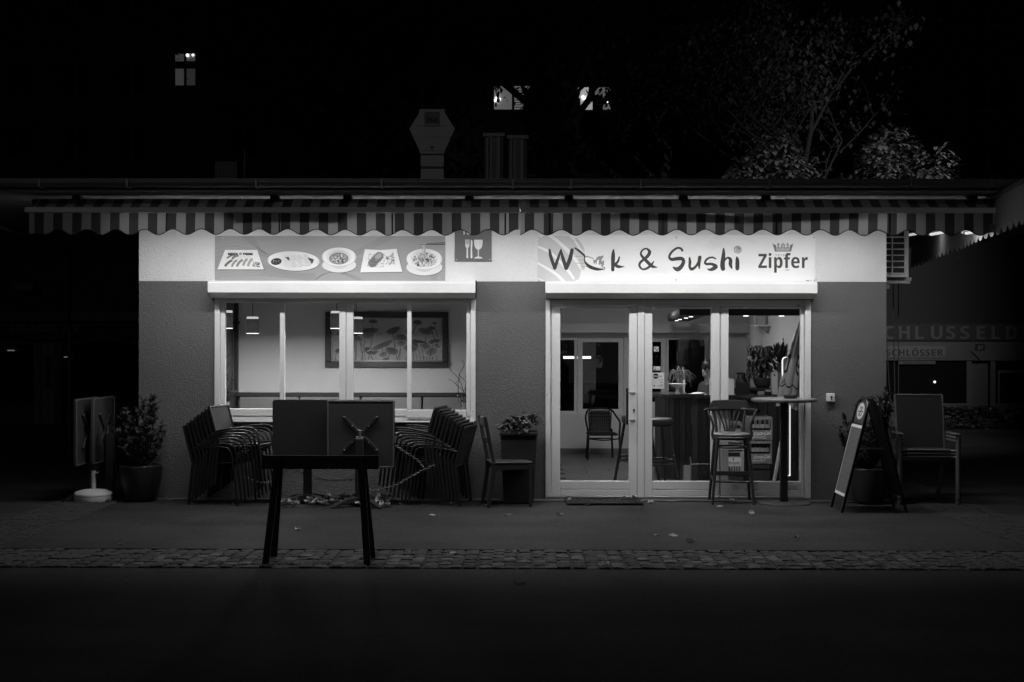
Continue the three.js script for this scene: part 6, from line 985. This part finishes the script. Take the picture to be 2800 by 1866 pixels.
{
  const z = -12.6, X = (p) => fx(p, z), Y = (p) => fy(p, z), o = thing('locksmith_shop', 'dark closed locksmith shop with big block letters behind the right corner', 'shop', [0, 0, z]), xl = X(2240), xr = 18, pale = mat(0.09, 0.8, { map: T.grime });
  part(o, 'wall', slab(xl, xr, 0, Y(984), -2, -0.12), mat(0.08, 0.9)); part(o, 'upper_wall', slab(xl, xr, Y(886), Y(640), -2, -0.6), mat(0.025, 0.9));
  part(o, 'sign_board', slab(xl, xr, Y(932), Y(884), -0.6, 0.02), mat(0.025, 0.8));
  part(o, 'fascia', slab(xl, xr, Y(984), Y(933.5), -0.5, 0.06), pale);
  const txt = (name, px0, px1, py0, py1, f, zz) => part(o, name, new THREE.BoxGeometry(X(px1) - X(px0), Y(py0) - Y(py1), 0.02).translate((X(px0) + X(px1)) / 2, (Y(py0) + Y(py1)) / 2, zz), new THREE.MeshStandardMaterial({ roughness: 0.8, map: f }));
  txt('lettering', 2370, 2960, 886, 929, textFace(1480, 108, (c) => { c.fillStyle = '#2a2a2a'; c.fillRect(0, 0, 1480, 108); c.fillStyle = '#505050'; c.font = 'bold 124px sans-serif'; const s = ['S', 'C', 'H', 'L', 'Ü', 'S', 'S', 'E', 'L', 'D', 'I', 'E', 'N'], xs = [-10, 106, 202, 316, 426, 536, 632, 738, 840, 938, 1050, 1110, 1210]; s.forEach((k, i) => { c.save(); c.translate(xs[i], 100); c.scale(1.16, 1); c.fillText(k, 0, 0); c.restore(); }); }), 0.035);
  txt('lettering', 2418, 2582, 945, 975, textFace(512, 94, (c) => { c.fillStyle = '#626262'; c.fillRect(0, 0, 512, 94); c.fillStyle = '#2b2b2b'; c.font = 'bold 84px sans-serif'; c.save(); c.scale(1.08, 0.9); c.fillText('SCHLÖSSER', 2, 92); c.restore(); }), 0.075);
  txt('lettering', 2782, 2930, 945, 975, textFace(512, 94, (c) => { c.fillStyle = '#626262'; c.fillRect(0, 0, 512, 94); c.fillStyle = '#2b2b2b'; c.font = 'bold 84px sans-serif'; c.fillText('SERVICE', 6, 84); }), 0.075);
  txt('small_sign', 2457, 2557, 985.5, 994.5, textFace(400, 36, (c) => { c.fillStyle = '#505050'; c.fillRect(0, 0, 400, 36); c.fillStyle = '#333'; c.font = 'bold 34px sans-serif'; c.fillText('Messer schleifen', 40, 30); }), 0.03);
  txt('house_number', 2665, 2690, 939, 958, textFace(64, 48, (c) => { c.fillStyle = '#1e1e1e'; c.fillRect(0, 0, 64, 48); c.fillStyle = '#888'; c.font = 'bold 34px sans-serif'; c.fillText('27', 12, 36); }), 0.08);
  for (const [a, b] of [[2240, 2643], [2722, 3000]]) {
    part(o, 'window_pane', slab(X(a), X(b), Y(1100), Y(985), -0.1, -0.06), phys(0.008, 0.06, {}));
    part(o, 'window_frame', join(slab(X(b), X(b + 14), Y(1118), Y(984.5), -0.11, 0.02), slab(X(a - 14), X(a), Y(1118), Y(984.5), -0.11, 0.02), slab(X(a), X(b), Y(1118), Y(1101), -0.11, 0.02)), pale);
  }
  part(o, 'door_frame', slab(X(2729), X(2735), 0.1, Y(1011), -0.05, 0.0), pale); part(o, 'transom', slab(X(2735), X(3000), Y(1018), Y(1011), -0.05, 0.0), pale);
  part(o, 'bracket', uvm(extr(shape([[X(2652), Y(958)], [X(2704), Y(958)], [X(2678), Y(985)]]), 0.05).translate(0, 0, 0.062)), pale);
  part(o, 'tiny_lamp', ball(0.022, X(2558), Y(1043), -0.03, 10), glow(2.5));
  const hedge = [], lg = new THREE.PlaneGeometry(0.07, 0.045); for (let k = 0; k < 1500; k++) { const g = lg.clone(); g.rotateX(rr(0, 6)); g.rotateY(rr(0, 6)); hedge.push(g.translate(rr(X(2440), 9.2), 0.02 + 0.45 * Math.sqrt(rnd()), rr(1.2, 1.9))); }
  const h = thing('low_hedge', 'low dark hedge in front of the locksmith shop', 'hedge', [0, 0, z]); part(h, 'foliage', join(hedge), M.innerLeaf); part(h, 'bed', slab(X(2440), 9.2, 0, 0.06, 1.15, 1.95), mat(0.02, 1));
  const car = null;
}
// lamp on a post seen through the back window
{ const z = -11, o = thing('yard_lamp', 'bright tube lamp on a post seen through the back window', 'lamp', [fx(1578, z), 0, z]), y = fy(978, z); part(o, 'post', cyl(0.03, 0.03, y + 0.03, 0.06, 0, -0.03), M.zinc); part(o, 'lamp_tube', box(0.52, 0.04, 0.04, 0, y, 0.02, 0.012), glow(2.4)); part(o, 'lamp_cover', box(0.56, 0.02, 0.1, 0, y + 0.032, 0, 0.004), M.zinc); rectLamp(o, 0.5, 0.04, 0, y - 0.026, 0.02, 2.5, [o.position.x, 0, z]); }

// ---------- apartment block ----------
{
  const z = -40.5, X = (p) => fx(p, z), Y = (p) => fy(p, z), o = thing('apartment_block', 'dark apartment block with three lit windows rising behind the trees', 'building', [0, 0, z]), wall = mat(0.06, 0.9, { map: T.grime });
  part(o, 'wall', slab(-30, 30, 0, 20, -8, 0), wall);
  const frameM = mat(0.09, 0.7), darkPane = phys(0.01, 0.1, {}), curtain = glow(0.085), blind = glow(0.1), bright = glow(0.3);
  const win = (px0, px1, py0, py1, lit, cross) => {
    const g = sub(o, 'window'), x0 = X(px0), x1 = X(px1), y0 = Y(py1), y1 = Y(py0), xm = (x0 + x1) / 2, t = 0.055;
    part(g, 'window_frame', join(slab(x0 - t, x0, y0, y1, 0, 0.06), slab(x1, x1 + t, y0, y1, 0, 0.06), slab(x0 - t, x1 + t, y1, y1 + t, 0, 0.06), slab(x0 - t, x1 + t, y0 - t, y0, 0, 0.06), slab(xm - t * 0.9, xm + t * 0.9, y0, y1, 0.002, 0.05)), frameM);
    part(g, 'sill', slab(x0 - 0.12, x1 + 0.12, y0 - 0.14, y0 - t, 0, 0.14), frameM);
    for (const [a, b, k] of [[x0, xm - t * 0.9, 0], [xm + t * 0.9, x1, 1]]) part(g, 'window_pane', slab(a, b, y0, y1, 0.003, 0.012), lit ? lit[k] : darkPane);
    if (cross) part(g, 'transom', slab(x0, x1, y0 + (y1 - y0) * cross[0], y0 + (y1 - y0) * cross[1], 0.013, 0.05), M.black);
    return g;
  };
  const lamp = (g, px, py, r, v) => part(g, 'lamp_globe', ball(r, X(px), Y(py), 0.03, 12), glow(v));
  let g = win(1350, 1454, 236, 300, [curtain, blind]); lamp(g, 1354, 275, 0.055, 3); lamp(g, 1359, 268, 0.06, 3); lamp(g, 1365, 272, 0.045, 2); lamp(g, 1355, 237, 0.03, 0.5);
  part(g, 'blind_slats', join(Array.from({ length: 9 }, (_, k) => slab(X(1406), X(1452), Y(240 + k * 6.6 + 2), Y(240 + k * 6.6), 0.013, 0.02))), mat(0.02, 0.9));
  g = win(1577, 1668, 239, 301, [bright, curtain]); lamp(g, 1595, 267, 0.09, 1.4).scale.set(1, 1, 1); lamp(g, 1660, 280, 0.05, 2.4); part(g, 'window_cupboard', join(slab(X(1623), X(1640), Y(301), Y(260), 0.013, 0.03), slab(X(1640), X(1648), Y(301), Y(264), 0.013, 0.03)), mat(0.2, 0.9));
  g = win(478, 533, 147, 234, [glow(0.032), glow(0.018)], [0.53, 0.76]); lamp(g, 511, 151, 0.06, 2); lamp(g, 526, 150, 0.045, 2);
  for (const [a, b] of [[330, 392], [640, 700], [180, 236], [1790, 1885], [2030, 2120], [2290, 2380], [2640, 2760], [1110, 1200], [880, 970], [20, 80]]) for (const [c, d] of [[45, 70], [236, 300], [408, 474]]) if (!(c === 236 && a > 400 && a < 700)) win(a, b, a < 800 ? c - 60 : c, a < 800 ? d - 40 : d, null);
  win(1577, 1668, 408, 474, null); win(1350, 1454, 408, 474, null); win(1350, 1454, 45, 90, null); win(1577, 1668, 45, 90, null);
}
// ---------- trees and shrubs behind the roof ----------
function tree(name, label, category, x, z, h, o2) {
  seedN = o2.seed; const o = thing(name, label, category, [x, 0, z], 0, o2.group), wood = [], tips = [];
  const grow = (p, d, len, r, lvl) => {
    const pts = [p.clone()], n = 5; let dir = d.clone(), q = p.clone();
    for (let i = 1; i <= n; i++) { dir.add(V(rr(-0.16, 0.16) * o2.bend, rr(-0.05, 0.1), rr(-0.16, 0.16) * o2.bend)).normalize(); q = q.clone().addScaledVector(dir, len / n); pts.push(q); if (lvl >= o2.levels - 1) tips.push([q.clone(), dir.clone()]); }
    for (let i = 0; i < n; i++) wood.push(rod(pts[i].toArray(), pts[i + 1].toArray(), r * (1 - i / n * 0.45), r * (1 - (i + 1) / n * 0.45), lvl < 1 ? 10 : lvl < 2 ? 7 : 4));
    if (lvl < o2.levels) { const kids = lvl === 0 ? 4 : 3; for (let k = 0; k < kids; k++) { const a = rr(0, 6.283), nd = dir.clone().multiplyScalar(0.6).add(V(Math.cos(a), rr(0.05, 0.75), Math.sin(a)).multiplyScalar(0.8)).normalize(); grow(pts[n - (k % 3)].clone(), nd, len * rr(0.52, 0.74), r * 0.5, lvl + 1); } }
  };
  grow(V(0, 0, 0), V(o2.lean ?? 0, 1, 0).normalize(), h * 0.42, o2.r, 0);
  const lv = [];
  for (const [p, d] of tips) for (let k = 0; k < o2.leaves; k++) {
    const s = rr(0.7, 1.2) * o2.size, c = p.clone().add(V(rr(-1, 1), rr(-1, 1), rr(-1, 1)).multiplyScalar(o2.spread)), a = rr(0, 6.283), t = rr(0.1, 1.2), u = V(Math.cos(a), 0, Math.sin(a)), w = V(-Math.sin(a) * Math.cos(t), -Math.sin(t), Math.cos(a) * Math.cos(t));
    const A = c.clone().addScaledVector(w, -s * 0.5), B = c.clone().addScaledVector(w, s * 0.5), L = c.clone().addScaledVector(u, s * 0.32), R = c.clone().addScaledVector(u, -s * 0.32); L.y += s * 0.08; R.y += s * 0.08;
    lv.push(A.x, A.y, A.z, L.x, L.y, L.z, B.x, B.y, B.z, A.x, A.y, A.z, B.x, B.y, B.z, R.x, R.y, R.z);
  }
  const g = new THREE.BufferGeometry(); g.setAttribute('position', new THREE.BufferAttribute(new Float32Array(lv), 3)); g.computeVertexNormals();
  part(o, 'trunk', join(wood), M.bark); part(o, 'crown', g, M.treeLeaf);
}
{ // forked trunk standing before the lit windows
  const z = -18, o = thing('forked_tree', 'forked dark tree trunk in front of the brightest lit window', 'tree', [fx(1530, z), 0, z], 0, 'trees behind the snack bar'), wood = [], lv = [];
  const limb = (pts, r0, r1) => { const c = new THREE.CatmullRomCurve3(pts.map(([a, b, d = 0]) => { const p = P(a, b, z + d); p.x -= o.position.x; p.z -= z; if (p.y < 0) p.y = 0; return p; })), n = 14; for (let i = 0; i < n; i++) wood.push(rod(c.getPoint(i / n).toArray(), c.getPoint((i + 1) / n).toArray(), r0 + (r1 - r0) * i / n, r0 + (r1 - r0) * (i + 1) / n, 9)); return c; };
  limb([[1530, 1180], [1540, 800], [1552, 480], [1566, 350], [1572, 270], [1540, 225], [1500, 190], [1480, 80]], 0.2, 0.08);
  limb([[1566, 350], [1590, 300, 0.2], [1612, 268, 0.3], [1618, 230, 0.3], [1600, 150], [1610, 20]], 0.09, 0.05); limb([[1612, 268, 0.3], [1634, 236, 0.3], [1662, 232, 0.3], [1690, 280, 0.2], [1700, 340]], 0.05, 0.03); limb([[1540, 225], [1575, 222], [1605, 215], [1625, 190]], 0.06, 0.05);
  const tw = []; for (let k = 0; k < 15; k++) tw.push([rr(1345, 1460), rr(232, 300)]); for (let k = 0; k < 6; k++) tw.push([rr(1645, 1672), rr(255, 300)]);
  tw.forEach(([a, b], k) => { if (b < 285 && rnd() < 0.6 && a < 1500) return; const p = P(a, b, z + 0.1).sub(V(o.position.x, 0, z)); if (k % 4 === 0) wood.push(rod(p.toArray(), [p.x + rr(-0.4, 0.4), p.y - 0.3, p.z], 0.008, 0.012, 4)); for (let q = 0; q < 5; q++) { const g = new THREE.PlaneGeometry(0.1, 0.07); g.rotateX(rr(-1, 1)); g.rotateZ(rr(0, 6)); lv.push(g.translate(p.x + rr(-0.14, 0.14), p.y + rr(-0.12, 0.12), p.z + rr(-0.1, 0.1))); } });
  part(o, 'trunk', join(wood), M.bark); part(o, 'crown', join(lv), M.treeLeaf);
}
tree('broad_tree', 'thick trunked tree with sparse leaves right of the lit windows', 'tree', fx(1810, -16), -16, 12, { seed: 22, r: 0.36, levels: 4, leaves: 5, size: 0.14, spread: 0.4, bend: 1, group: 'trees behind the snack bar' });
tree('thin_tree', 'thin tree with a lit leafy branch on the right', 'tree', fx(2260, -13), -13, 10, { seed: 35, r: 0.15, levels: 4, leaves: 5, size: 0.13, spread: 0.35, bend: 1.2, lean: -0.1, group: 'trees behind the snack bar' });
tree('dark_tree', 'dark tree in front of the left end of the apartment block', 'tree', fx(760, -17), -17, 14, { seed: 44, r: 0.25, levels: 4, leaves: 5, size: 0.14, spread: 0.45, bend: 1, group: 'trees behind the snack bar' });
tree('slender_tree', 'slender tree between exhaust hood and lit windows', 'tree', fx(1090, -20), -20, 14, { seed: 58, r: 0.2, levels: 3, leaves: 4, size: 0.14, spread: 0.45, bend: 1.3, lean: 0.06, group: 'trees behind the snack bar' });
function shrub(label, px0, px1, pyTop, z, n, seed, name) { // mound of glossy leaves on many stems
  seedN = seed; const x0 = fx(px0, z), x1 = fx(px1, z), cx = (x0 + x1) / 2, rx = (x1 - x0) / 2, top = fy(pyTop, z), o = thing(name, label, 'shrub', [cx, 0, z], 0, 'shrubs behind the roof'), lv = [], st = [];
  const cl = Array.from({ length: 46 }, () => { const a = rr(0, 6.28), q = Math.sqrt(rnd()); return [Math.cos(a) * q * rx * 0.85, top * 0.62 + (top * 0.36) * Math.sqrt(1 - q * q) * rr(0.45, 1), Math.sin(a) * q * 0.9, rr(0.22, 0.45)]; });
  cl.slice(0, 3).forEach(([x, y, zz]) => st.push(rod([x * 0.25, 0, zz * 0.3], [x, y, zz], 0.01, 0.006, 5)));
  for (let k = 0; k < n; k++) { const [x, y, zz, R] = cl[k % cl.length], d = V(rr(-1, 1), rr(-0.7, 1), rr(-1, 1)).normalize().multiplyScalar(R * rr(0.55, 1)), s = rr(0.09, 0.16), g = sheet(2, 3, (u, v) => [(u - 0.5) * s * 0.55 * Math.sin(Math.PI * Math.min(1, v * 0.9 + 0.08)), 0.2 * s * Math.sin(v * 2.5), s * v]); g.rotateX(rr(-0.4, 0.9)); g.rotateY(Math.atan2(d.x, d.z) + rr(-0.5, 0.5)); lv.push(g.translate(x + d.x, y + d.y, zz + d.z)); }
  part(o, 'stems', join(st), M.bark); part(o, 'foliage', join(lv), phys(0.13, 0.3, { side: THREE.DoubleSide }));
}
shrub('large glossy leaved shrub above the right end of the roof', 2270, 2640, 365, -7.2, 8200, 91, 'large_shrub');
shrub('smaller glossy leaved shrub left of the large shrub', 1990, 2240, 385, -7.6, 5200, 92, 'small_shrub');
// folded awning rail of the left-hand neighbour
{ const A = P(-60, 600, 0.5), B = P(190, 690, -5), o = thing('awning_rail', 'thin metal awning rail receding at the left edge', 'rail', A.toArray()), d = B.clone().sub(A); part(o, 'rail', rod([0, 0, 0], d.toArray(), 0.02), mat(0.35, 0.5)); for (const t of [0.3, 0.55]) { const p = d.clone().multiplyScalar(t); part(o, 'clamp', box(0.07, 0.08, 0.07, p.x, p.y, p.z, 0.01), M.dark); } const foot = d.clone(); part(o, 'post', rod([foot.x, foot.y, foot.z], [foot.x, -A.y, foot.z], 0.03), M.dark); }

renderer.render(scene, camera);
